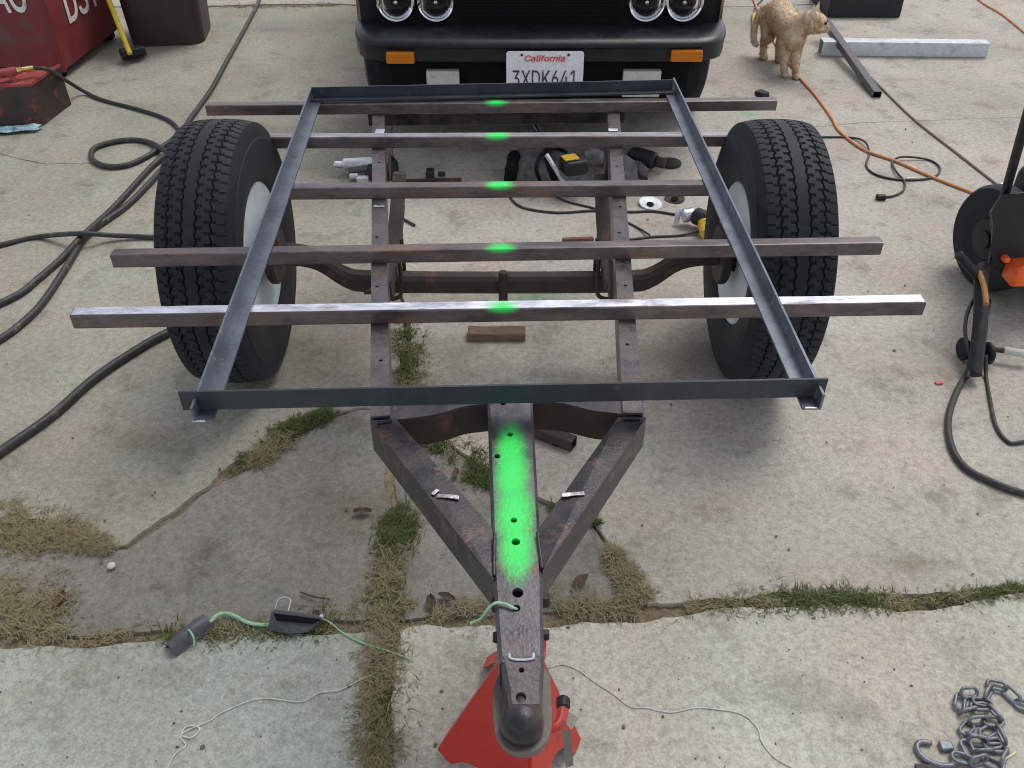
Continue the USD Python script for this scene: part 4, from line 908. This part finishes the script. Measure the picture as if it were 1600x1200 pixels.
# ------------------------------------------------------------------ cat
def chain_hull(spec):
    parts = []
    for (p, r), (q_, s) in zip(spec[:-1], spec[1:]):
        a_ = m3.Manifold.sphere(r, 20).translate(tuple(map(float, p))); b_ = m3.Manifold.sphere(s, 20).translate(tuple(map(float, q_)))
        parts.append(m3.Manifold.batch_hull([a_, b_]))
    return parts
ct = at(1232, 121)
catT = thing('cat', 'sandy tan cat standing on the driveway with its head turned to the right', 'cat', ct)
def cl(x, y, z): return ct + np.array([x, y, z])
parts = []
parts += chain_hull([(cl(-.005, .07, .205), .068), (cl(-.012, .16, .222), .07), (cl(-.02, .26, .234), .075), (cl(-.022, .33, .23), .066)])      # trunk
parts += chain_hull([(cl(-.005, .05, .2), .067), (cl(.0, .02, .185), .054)])                                         # chest
parts += chain_hull([(cl(.0, .05, .225), .062), (cl(.035, .03, .258), .052), (cl(.062, .012, .272), .047)])              # neck
parts += chain_hull([(cl(.062, .012, .276), .055), (cl(.092, .0, .272), .048)])                                     # skull
parts += chain_hull([(cl(.1, -.004, .264), .036), (cl(.136, -.018, .254), .02)])                                   # muzzle
for dx, dy in ((.092, -.03), (.112, .014)): parts += chain_hull([(cl(dx, dy, .262), .022), (cl(dx + .018, dy - .005, .256), .016)])        # cheeks
for s, dy in ((-1, .0), (1, .03)):                                                                                  # fore legs
    x0 = s * .026
    parts += chain_hull([(cl(x0 - .005, .05 + dy * .3, .17), .042), (cl(x0, .045, .1), .029), (cl(x0 + .002, .03 - dy, .05), .0165), (cl(x0 + .004, .02 - dy, .018), .016), (cl(x0 + .006, -.003 - dy, .014), .0155)])
for s, dy in ((-1, 0), (1, .05)):                                                                                     # hind legs
    x0 = -.03 + s * .036
    parts += chain_hull([(cl(x0 + .01, .33 - dy, .2), .052), (cl(x0, .27 - dy, .13), .035), (cl(x0, .335 - dy, .075), .02), (cl(x0, .31 - dy, .02), .017), (cl(x0, .275 - dy, .015), .0165)])
tail = smooth_path([cl(-.05, .38, .25), cl(-.09, .4, .22), cl(-.12, .37, .14), cl(-.125, .33, .09), cl(-.115, .3, .075)], 4)
parts += chain_hull([(p, .019 - .006 * i / len(tail)) for i, p in enumerate(tail)])
cm_ = m3.Manifold.batch_boolean(parts, m3.OpType.Add).refine_to_length(.008)
cmesh = tm(cm_); cmesh = trimesh.Trimesh(cmesh.vertices, cmesh.faces, process=True)
trimesh.smoothing.filter_taubin(cmesh, iterations=30)
v = np.array(cmesh.vertices); nv = cmesh.vertex_normals
v += nv * ((meshkit.fbm(v * 60, 3, 2) - .5) * .0018)[:, None]; cmesh.vertices = v
obj('body', cmesh, M_fur, catT, smooth=True)
for dx, dy, hx in ((.058, -.02, -.006), (.082, .034, .012)):
    b_ = cl(dx, dy, .318); nb = [b_ + [-.02, 0, -.01], b_ + [.022, -.004, -.012], b_ + [0, .014, -.006], b_ + [hx, .002, .052]]
    obj('ear', hullpts(nb), M_fur, catT, smooth=False)
for dx, dy in ((.122, -.036), (.137, -.006)): obj('eye', dome(cl(dx, dy, .281), .0068, 1), M_dark, catT, smooth=True)
obj('nose', dome(cl(.154, -.024, .26), .006, .8), w('cat_nose', (.35, .16, .13), (.4, .2, .16)), catT, smooth=True)
def fur():
    g = np.random.default_rng(8); P, fi = trimesh.sample.sample_surface(cmesh, 30000, seed=5); N = cmesh.face_normals[fi]
    d = N * .5 + np.array([.0, .4, -.55]) + g.normal(0, .2, P.shape); d /= np.linalg.norm(d, axis=1, keepdims=True)
    L = g.uniform(.006, .015, len(P))[:, None]; sd = np.cross(d, g.normal(0, 1, P.shape)); sd /= np.linalg.norm(sd, axis=1, keepdims=True)
    V = np.stack([P - sd * .0007, P + sd * .0007, P + d * L], 1).reshape(-1, 3)
    V[:, 2] = np.maximum(V[:, 2], .002)
    return trimesh.Trimesh(V, np.arange(len(V)).reshape(-1, 3), process=False)
obj('fur', fur(), leafy('fur_strands', [(0, (.55, .38, .23)), (.35, (.76, .58, .4)), (.7, (.88, .74, .56)), (1, (.92, .83, .68))]), catT, kind='stuff', smooth=False)

# ------------------------------------------------------------------ lawn edger at the right edge
eb = at(1560, 470)
ed = thing('lawn_edger', 'black lawn edger with orange engine and tangled cords at the right edge', 'lawn edger', eb)
wc = at(1556, 372, .17)
obj('rear_wheel', lathe([(0, -.03), (.1, -.03), (.115, -.038), (.165, -.036), (.175, -.02), (.175, .02), (.165, .036), (.115, .038), (.1, .03), (0, .03)], wc, axis=(1, .22, 0), sections=40), M_rubber, ed)
wc2 = wc + [.42, .05, 0]
obj('rear_wheel', lathe([(0, -.03), (.1, -.03), (.115, -.038), (.165, -.036), (.175, -.02), (.175, .02), (.165, .036), (.115, .038), (.1, .03), (0, .03)], wc2, axis=(1, .22, 0), sections=40), M_rubber, ed)
obj('wheel_hub', lathe([(0, 0), (.07, 0), (.066, .008), (.03, .012), (.03, .02), (0, .02)], wc + [-.03, -.007, 0], axis=(-1, -.22, 0), sections=28), M_black_plastic, ed)
obj('axle_rod', cyl(wc, wc2, .012, 12), M_silver, ed)
obj('deck', bx(wc + [.2, -.03, .03], (.36, .3, .12), .03), M_black_plastic, ed)
obj('engine', [bx(wc + [.16, -.0, .14], (.24, .2, .17), .03), cyl(wc + [.18, 0, .22], wc + [.18, 0, .27], .08, 24, bev=.01)], M_black_plastic, ed)
hp = [atY(x, y, Yh) for Yh in (2.42, 2.74) for (x, y) in ((1548, 330), (1566, 304), (1680, 296), (1690, 440), (1566, 432), (1550, 400))]
obj('housing', wobble(hullpts(hp).subdivide().subdivide().subdivide(), .012, 9, 6), M_black_plastic, ed, smooth=40)
obj('engine_cover', wobble(bx(atY(1592, 424, 2.4), (.075, .09, .07), .018), .006, 20, 2, 1), M_orangepaint, ed)
obj('engine_cover', bx(atY(1571, 404, 2.405), (.02, .03, .018), .006), M_orangepaint, ed)
obj('bracket', bx(at(1566, 300, .3), (.035, .02, .06), .006, rotz=-20), M_silver, ed)
h0, h1 = at(1553, 365, .2), at(1598, 205, .62); h2 = h1 + (h1 - h0) * .9
obj('handle', tube([h0, h1, h2], .0135, 12, 4), M_black_plastic, ed)
hA, hB = at(1600, 290, .3), at(1558, 420, .1)
obj('handle', tube([hB, hA, hA + (hA - hB) * 1.5], .0115, 12, 4), M_black_plastic, ed)
s0, s1 = at(1533, 432, .19), at(1522, 585, .03)
obj('blade_guard', tube([s0 + [.03, .05, .0], s0, (s0 + s1) / 2 + [0, 0, .02], s1], [.024] * 8 + [.028] * 8 + [.022] * 9, 12, 8) if False else tube([s0 + [.03, .05, 0], s0, (s0 + s1) / 2 + [.004, 0, .015], s1], .021, 12, 8), M_black_plastic, ed)
l0, l1 = at(1497, 397, .27), at(1528, 432, .2)
obj('grip', cyl(l0, l1, .014, 14, bev=.003), M_black_plastic, ed)
obj('strap', tube(ats([(1530, 425, .215), (1538, 450, .2), (1541, 475, .18)]), .008, 8), w('orange_strap', (.3, .13, .03), (.42, .2, .05)), ed)
for (px, py) in ((1506, 545), (1543, 552)):
    c = at(px, py, .035); obj('guide_wheel', lathe([(0, -.008), (.03, -.008), (.034, -.004), (.034, .004), (.03, .008), (0, .008)], c, axis=(1, .1, 0), sections=28), M_rubber, ed)
obj('cross_rod', cyl(at(1506, 541, .04), at(1640, 556, .04), .008, 10), M_axle, ed)
obj('rod_sleeve', cyl(at(1568, 547.5, .041), at(1606, 553, .041), .0115, 12, bev=.002), M_pad, ed)
P = [(1541, 440, .16), (1515, 480, .13), (1508, 520, .09), (1520, 560, .05), (1538, 520, .07), (1542, 480, .11), (1535, 450, .16)]
obj('wrapped_cord', tube(ats(P), .0055, 8), M_cable, ed, smooth=True)
obj('wrapped_cord', tube(ats([(1560, 330, .25), (1548, 400, .2), (1530, 470, .14), (1528, 530, .08), (1512, 590, .03)]), .0055, 8), M_cable, ed, smooth=True)
cable('extension_cord', [(1545, 470, .1), (1530, 530, .05), (1516, 575, .012), (1495, 612), (1482, 655), (1487, 698), (1508, 730), (1548, 752), (1600, 771), (1680, 790)], .0092, M_cable, 'thick black cord curving from the edger to the right edge', 'cord')
cable('extension_cord', [(1540, 555, .05), (1541, 590, .006), (1548, 630), (1556, 665), (1572, 688), (1590, 692), (1640, 680)], .0055, M_cable, 'thin black cord hanging from the edger beside the thick one', 'cord')

# ------------------------------------------------------------------ tools and scraps under the trailer
def bag():
    c = at(900, 262); n = 40; g = np.linspace(-1, 1, n); X, Y = np.meshgrid(g, g, indexing='ij')
    h = np.clip((1 - np.abs(X) ** 4) * (1 - np.abs(Y) ** 3), 0, None) ** .5
    P = np.stack([X * .27 + .02 * Y, Y * .15, 0 * X], -1)
    f = meshkit.fbm(np.stack([X * 2.3, Y * 1.8, 0 * X], -1), 4, 12); r = np.abs(meshkit.fbm(np.stack([X * 3 + 5, Y * 2.6, 0 * X], -1), 3, 15) - .5)
    P[..., 2] = h * (.045 + .16 * f * .7 - .16 * (.12 - np.minimum(r, .12)))
    P[..., 2] = np.maximum(P[..., 2], .0)
    i, j = np.meshgrid(np.arange(n - 1), np.arange(n - 1), indexing='ij'); q = np.stack([i * n + j, (i + 1) * n + j, (i + 1) * n + j + 1, i * n + j + 1], -1).reshape(-1, 4)
    return trimesh.Trimesh(P.reshape(-1, 3) + c, np.vstack([q[:, [0, 1, 2]], q[:, [0, 2, 3]]]), process=False)
bg = thing('tool_bag', 'slumped grey canvas tool bag lying under the back of the trailer', 'tool bag', at(890, 262))
obj('bag_body', bag(), M_canvas, bg, smooth=True)
obj('bag_flap', wobble(bx(at(800, 262, .05), (.05, .17, .09), .02, rotz=-8), .012, 14, 4, 2), M_dark, bg)
obj('bag_strap', tube(ats([(858, 225, .1), (856, 250, .12), (868, 285, .05)]), .014, 8), M_dark, bg)
pr = thing('pry_bar', 'grey metal bar lying across the canvas tool bag', 'metal bar', at(870, 255))
obj('bar', beam(at(855, 240, .17), at(888, 292, .06), .017, .012, .003), M_silver, pr)
pk = thing('cordless_battery', 'black tool battery with yellow label on the canvas bag', 'battery', at(895, 262))
obj('pack', bx(at(897, 258, .12), (.1, .09, .06), .015, rotz=20), M_black_plastic, pk)
obj('pack_label', bx(at(891, 246, .155), (.06, .05, .006), .002, rotz=20), M_yellowtool, pk)
dr = thing('power_drill', 'dark power drill lying at the right end of the canvas tool bag', 'drill', at(1010, 255))
obj('motor', cyl(at(985, 240, .05), at(1025, 252, .045), .036, 20, bev=.01), M_black_plastic, dr)
obj('drill_handle', bx(at(1000, 262, .025), (.04, .12, .04), .015, rotz=15), M_canvas, dr)
obj('chuck', cyl(at(1025, 252, .045), at(1040, 256, .04), .022, 16, bev=.006), M_axle, dr)
for k, (px, py, sz, lab) in enumerate([(962, 268, .05, 'black work glove crumpled at the right end of the tool bag, nearest the rail'), (935, 246, .045, 'dark cloth lump on top of the tool bag, beside the battery')]):
    obj(('work_glove', 'cloth_bundle')[k], wobble(bx(at(px, py, .03 + .06 * k), (sz * 2.2, sz * 1.5, sz), sz * .4, rotz=25 - 50 * k), .022, 22, 31 + k, 3), M_dark if k == 0 else M_canvas, label=lab, cat=('glove', 'cloth')[k], smooth=True)
obj('socket_wrench', [cyl(at(985, 272, .012), at(1012, 279, .01), .006, 10), cyl(at(981, 271, .006), at(981, 271, .024), .016, 16, bev=.003)], M_axle, label='dark socket wrench on the ground in front of the drill', cat='wrench')
obj('rubber_strap', tube(ats([(845, 286, .05), (838, 262, .12), (848, 240, .13), (868, 232, .12), (885, 238, .12)]), .008, 8), M_dark, label='black rubber strap looped over the left half of the tool bag', cat='strap', smooth=True)
obj('steel_pin', cyl(at(830, 186, .02), at(842, 206, .02), .014, 12, bev=.003), M_angle, label='short grey steel pin on the ground behind the tool bag', cat='pin')
obj('rubber_disc', lathe([(0, 0), (.042, 0), (.048, .004), (.046, .012), (0, .014)], at(1047, 257), sections=32), M_black_plastic, label='flat black rubber disc on the ground right of the drill', cat='disc')
gr = thing('air_grinder', 'silver air grinder with black guard under the left trailer rail', 'grinder', at(590, 270))
obj('grinder_body', cyl(at(535, 257, .05), at(590, 254, .05), .024, 18, bev=.006), M_silver, gr)
obj('guard', lathe([(0, 0), (.07, 0), (.072, .03), (.05, .05), (0, .052)], at(597, 268, .012), axis=(0, -.5, 1), sections=28), M_black_plastic, gr)
obj('air_fitting', cyl(at(522, 257, .05), at(536, 257, .05), .014, 12, bev=.003), M_bright, gr)
obj('trigger', [cyl(at(546, 276, .02), at(560, 275, .02), .013, 12, bev=.003), bx(at(567, 281, .015), (.05, .03, .03), .006)], M_silver, gr)
obj('side_handle', cyl(at(575, 262, .04), at(545, 266, .03), .016, 12, bev=.004), M_guard, gr)
cp_ = thing('bar_clamp', 'dark steel bar clamp lying beside the grinder', 'clamp', at(670, 278))
obj('clamp_bar', beam(at(618, 281, .02), at(721, 278, .02), .012, .02, .001), M_axle, cp_)
obj('clamp_jaw', [bx(at(672, 271, .022), (.032, .05, .03), .003), bx(at(690, 272, .02), (.03, .012, .02), .003)], M_axle, cp_)
obj('clamp_foot', bx(at(624, 279, .025), (.05, .04, .05), .008), M_canvas, cp_)
obj('thin_rod', cyl(at(612, 332, .006), at(648, 352, .006), .005, 8), M_axle, label='thin dark rod on the ground right of the left rail', cat='rod')
obj('rusty_bar', wobble(bx(at(903, 374, .008), (.115, .018, .014), .003, rotz=4), .002, 30, 3, 1), M_rustbar, label='short rusty steel bar on the concrete ahead of the right rail', cat='steel bar')
obj('wood_block', wobble(bx(at(776, 521, .013), (.18, .05, .026), .004, rotz=-1), .003, 20, 3, 2), M_wood, label='weathered wooden block lying on the concrete under the nearest steel tube', cat='wood block')
obj('scrap_tube', beam(at(838, 664, .035), at(897, 686, .035), .035, .034, .003, hollow=.003), M_axle, label='short offcut of dark steel tube on the ground beside the tongue', cat='steel offcut', smooth=30)
for k, (px, py, r, lab) in enumerate([(1016, 319, .045, 'grey abrasive flap disc nearest the right rail'), (1054, 311, .038, 'dark abrasive disc farther from the right rail, beside the flap disc')]):
    d_ = thing('grinding_disc', lab, 'grinding disc', at(px, py))
    obj('disc', lathe([(.011, 0), (r, 0), (r + .002, .003), (r, .007), (.02, .006), (.011, .003)], at(px, py, .002), axis=(.1 - .2 * k, -.15, 1), sections=36), M_galv if k == 0 else M_axle, d_)
    obj('arbor_hole', lathe([(0, 0), (.014, 0), (.014, .002), (0, .002)], at(px, py, .009), axis=(.1 - .2 * k, -.15, 1)), M_dark, d_)
ag = thing('angle_grinder', 'yellow and black corded angle grinder beside the right tyre', 'angle grinder', at(1085, 350))
obj('gear_head', cyl(at(1066, 338, .04), at(1085, 334, .045), .026, 16, bev=.006), M_silver, ag)
obj('grinder_guard', hullpts([at(1058, 326, .06), at(1066, 324, .06), at(1052, 350, .01), at(1060, 352, .01), at(1058, 326, .055), at(1052, 350, .005)]), M_silver, ag, smooth=False)
obj('motor_body', cyl(at(1085, 336, .045), at(1108, 345, .045), .032, 18, bev=.008), M_black_plastic, ag)
obj('yellow_housing', cyl(at(1101, 346, .04), at(1103, 368, .03), .026, 18, r1=.021, bev=.008), M_yellowtool, ag)
cable('black_tool_lead', [(1092, 362, .012), (1060, 368), (1020, 370), (985, 374), (940, 378)], .0046, M_cable, 'black tool cord running left from the angle grinder under the right rail', 'cord')
cable('black_tool_lead', [(1015, 367, .012), (995, 355), (965, 340), (930, 326), (890, 316), (870, 308)], .0042, M_cable, 'black tool cord slanting from below the right rail to behind the tube', 'cord')
cable('black_tool_lead', [(1055, 335), (1020, 330), (985, 331), (930, 329), (870, 332), (820, 325), (800, 312), (797, 300), (805, 285)], .0048, M_cable, 'black tool cord bowed across the concrete between the two rails', 'cord')
obj('black_clip', wobble(bx(at(1190, 147, .02), (.05, .06, .03), .01, rotz=30), .008, 20, 2, 1), M_black_plastic, label='small black plastic clip on the ground behind the right tyre', cat='clip')

# ------------------------------------------------------------------ strings and plastic covers in the foreground
def cover(px0, px1, w0, w1, h, opening):
    """a small tapering half-round plastic cover open underneath, lying on its side"""
    a_, b_ = at(*px0, .0), at(*px1, .0); M, L = frame_of(a_, b_); rings_o, n = [], 12
    V, F = [], []
    for k, t in enumerate(np.linspace(0, 1, 6)):
        ww = w0 + (w1 - w0) * t; hh = h * (.8 + .2 * math.sin(math.pi * t))
        for th in np.linspace(-.15, math.pi + .15, n): V.append((ww * math.cos(th), max(hh * math.sin(th), 0) + .002, L * t))
        for th in np.linspace(-.15, math.pi + .15, n): V.append(((ww - .003) * math.cos(th), max((hh - .003) * math.sin(th), 0) + .0015, L * t))
    V = np.array(V); m_ = 2 * n
    for k in range(5):
        for j in range(n - 1):
            a0, b0 = k * m_ + j, k * m_ + j + 1
            F += [(a0, b0, b0 + m_), (a0, b0 + m_, a0 + m_), (a0 + n, b0 + n + m_, b0 + n), (a0 + n, a0 + n + m_, b0 + n + m_)]
    for k in (0, 5):
        for j in range(n - 1):
            a0 = k * m_ + j; F += [(a0, a0 + n, a0 + 1 + n), (a0, a0 + 1 + n, a0 + 1)]
    m = trimesh.Trimesh(V, np.array(F), process=False); m.apply_transform(M); return m
c1 = thing('plastic_cover', 'grey plastic cover wrapped with green string, lying diagonal on the joint', 'plastic cover', at(297, 995))
obj('shell', cover((268, 1020), (326, 974), .019, .022, .03, 0), M_guard, c1, smooth=40)
obj('string_wrap', tube(ats([(286, 992, .005), (294, 984, .03), (302, 995, .032), (304, 1010, .006)]), .002, 6), M_greenstr, c1)
c2 = thing('plastic_cover', 'grey plastic cover tipped on its side with a white cord end', 'plastic cover', at(458, 972))
def tray():
    a_, b_, c_, d_ = at(418, 985, .004), at(488, 985, .004), at(503, 966, .02), at(424, 956, .04)
    o = [a_, b_, c_, d_]; lo = []
    cen = sum(o) / 4
    outer = hullpts([*o, *(p + [0, .012, -.004] + (cen - p) * .1 for p in o), at(450, 990, .012), at(480, 988, .01)])
    return outer
obj('shell', tray(), M_guard, c2, smooth=False)
ia = [at(427, 958, .043), at(500, 967, .024), at(488, 973, .024), at(432, 968, .036)]
obj('opening', hullpts([*ia, *(p - [0, 0, .004] for p in ia)]), M_dark, c2, smooth=False)
obj('cord_end', dome(at(502, 963, .018), .0045, 1), M_string, c2, smooth=True)
def string(pts, r, m, label): 
    P = ats([(p[0], p[1], p[2] if len(p) > 2 else r + .003) for p in pts]); P[:, 2] += 0
    return obj('string', tube(P, r, 6, 10), m, label=label, cat='string', smooth=True)
string([(328, 972, .02), (338, 962, .015), (352, 958), (368, 963), (385, 972), (405, 976), (420, 976)], .0042, M_greenstr, 'frayed green and white string tying the two grey plastic covers together')
string([(500, 965, .015), (515, 972), (535, 988), (565, 1004), (600, 1015), (640, 1030)], .0018, M_greenstr, 'thin green string trailing from the cover into the dry grass')
string([(255, 1215), (272, 1180), (290, 1165), (282, 1150), (300, 1138), (330, 1125), (345, 1114), (390, 1095), (420, 1091), (470, 1096), (500, 1082), (530, 1078), (560, 1064), (590, 1050), (622, 1036)], .0011, M_string, 'white string wandering across the lower left slab')
string([(282, 1150), (290, 1136), (305, 1134), (312, 1140), (300, 1152), (284, 1150)], .0014, M_string, 'small loop of white string on the lower left slab')
string([(858, 1043), (880, 1038), (905, 1048), (930, 1066), (958, 1084), (985, 1104), (1010, 1106), (1048, 1113), (1085, 1106), (1120, 1108), (1160, 1116), (1184, 1138), (1190, 1158), (1210, 1183), (1245, 1203)], .0012, M_string, 'white string running right from the tongue over the lower right slab')
string([(430, 952), (434, 938, .015), (445, 933, .02), (454, 938, .015), (450, 955, .02)], .0013, M_string, 'tiny white string loop standing on the tipped plastic cover')
string([(735, 974, .5), (752, 966, .51), (764, 950, .535), (775, 942, .5455), (790, 944, .546), (803, 950, .544), (808, 952, .535)], .0022, M_greenstr, 'green wire hooked through a hole in the trailer tongue')

# ------------------------------------------------------------------ chain at lower right
ch = thing('steel_chain', 'galvanised chain with hook heaped on the concrete at lower right', 'chain', at(1530, 1150))
def link(c, d, roll, L=.044, W=.026, r=.0037):
    hl, rr = (L - W) / 2, W / 2 - r
    th = np.linspace(-math.pi / 2, math.pi / 2, 7)
    pts = [(hl + rr * math.cos(t), rr * math.sin(t)) for t in th] + [(-hl - rr * math.cos(t), -rr * math.sin(t)) for t in th]
    d = np.asarray(d, float); d /= np.linalg.norm(d); s0 = np.cross(d, (0, 0, 1)); s0 /= np.linalg.norm(s0); u = np.cross(s0, d)
    s = s0 * math.cos(roll) + u * math.sin(roll)
    return tube(np.array([c + d * x + s * y for x, y in pts]), r, 7, closed=True, raw=True)
path = ats([(1640, 1115), (1615, 1108), (1592, 1100), (1575, 1086), (1556, 1072), (1545, 1082), (1535, 1098), (1515, 1085), (1500, 1095), (1505, 1112), (1530, 1105), (1550, 1112), (1560, 1128), (1540, 1128), (1520, 1130), (1508, 1145), (1530, 1150), (1552, 1140), (1565, 1155), (1545, 1163), (1522, 1160), (1512, 1172),
             (1535, 1175), (1558, 1168), (1570, 1180), (1560, 1195), (1540, 1188), (1520, 1192), (1500, 1185), (1485, 1190), (1478, 1178)], .007)
sp = smooth_path(path, 10); s = np.concatenate([[0], np.cumsum(np.linalg.norm(np.diff(sp, axis=0), axis=1))])
g = np.random.default_rng(17)
pitch_ = .030; n_l = int(s[-1] / pitch_)
for k in range(n_l):
    t = (k + .5) * pitch_; c = np.array([np.interp(t, s, sp[:, i]) for i in range(3)]); d = np.array([np.interp(t + .006, s, sp[:, i]) for i in range(3)]) - np.array([np.interp(t - .006, s, sp[:, i]) for i in range(3)])
    roll = (.18 if k % 2 else 1.15) + g.normal(0, .15); c[2] = .0048 + (.005 if k % 2 == 0 else .001) + .009 * (meshkit.noise(c * 40, 3) ** 2)
    d[2] += g.normal(0, .0008)
    obj('link', link(c, d, roll), M_chain, ch, smooth=True)
hk = ats([(1490, 1196), (1470, 1196), (1445, 1186), (1433, 1170), (1437, 1160), (1455, 1161)], .008)
obj('hook', tube(hk, .0055, 8), M_chain, ch, smooth=True)
obj('latch', bx(at(1478, 1166, .008), (.026, .02, .012), .004), M_chain, ch)
obj('steel_strap', beam(at(1432, 1199, .01), at(1520, 1203, .01), .016, .006, .001), M_axle, ch)
obj('straw', cyl(at(1568, 1187, .004), at(1588, 1175, .004), .0022, 6), w('straw_stalk', (.55, .5, .3), (.65, .6, .4)), label='pale straw stalk beside the chain', cat='straw')

# ------------------------------------------------------------------ leaves and scraps
def leaf(px, py, size, seed):
    g = np.random.default_rng(seed); n = 9; u = np.linspace(-1, 1, n); v_ = np.linspace(-1, 1, 5); U, Vv = np.meshgrid(u, v_, indexing='ij')
    wd = np.cos(U * 1.45) ** .8 * .5; P = np.stack([U * size, Vv * wd * size, size * (.22 * Vv ** 2 + .08 * U ** 2 + .3 * meshkit.noise(np.stack([U * 2, Vv * 2, 0 * U + seed], -1), seed)) + .002], -1)
    a_ = g.uniform(0, 6.28); R = np.array([[math.cos(a_), -math.sin(a_), 0], [math.sin(a_), math.cos(a_), 0], [0, 0, 1]])
    i, j = np.meshgrid(np.arange(n - 1), np.arange(4), indexing='ij'); q = np.stack([i * 5 + j, (i + 1) * 5 + j, (i + 1) * 5 + j + 1, i * 5 + j + 1], -1).reshape(-1, 4)
    return trimesh.Trimesh((P.reshape(-1, 3) @ R.T) + at(px, py), np.vstack([q[:, [0, 1, 2]], q[:, [0, 2, 3]]]), process=False)
LV = [(674, 945, .022, 'dark crumpled leaf, left of two in the dry grass left of the tongue'), (698, 935, .02, 'dark crumpled leaf, right of two in the dry grass left of the tongue'), (907, 910, .024, 'reddish brown leaf on the dirty slab right of the tongue'),
      (567, 802, .022, 'dark curled leaf on the dirty slab beside the grassy joint'), (95, 940, .022, 'brown leaf in the dry grass at the left edge'), (866, 696, .016, 'small brown leaf beside the steel offcut'),
      (712, 742, .018, 'dark leaf beside the green grass inside the trailer arms'), (800, 530, .018, 'curled grey leaf in front of the wooden block'), (495, 966, .018, 'dark leaf beside the tipped plastic cover')]
for i, (px, py, sz, lab) in enumerate(LV): obj('leaf', leaf(px, py, sz, 50 + i), M_leaf, label=lab, cat='leaf', smooth=True)
obj('red_scrap', wobble(bx(at(1467, 598, .004), (.022, .012, .006), .002, rotz=10), .003, 60, 2, 1), M_redbit, label='small red plastic scrap on the concrete left of the edger cord', cat='scrap')
obj('white_pebble', wobble(dome(at(174, 884, .006), .009, .7), .003, 60, 3), M_string, label='small white pebble on the dirty slab near the crack corner', cat='pebble', smooth=True)
obj('twig', tube(ats([(470, 925, .004), (490, 932, .006), (515, 936, .005)]), .0022, 6), M_leaf, label='thin dark twig on the dirty slab above the plastic cover', cat='twig')
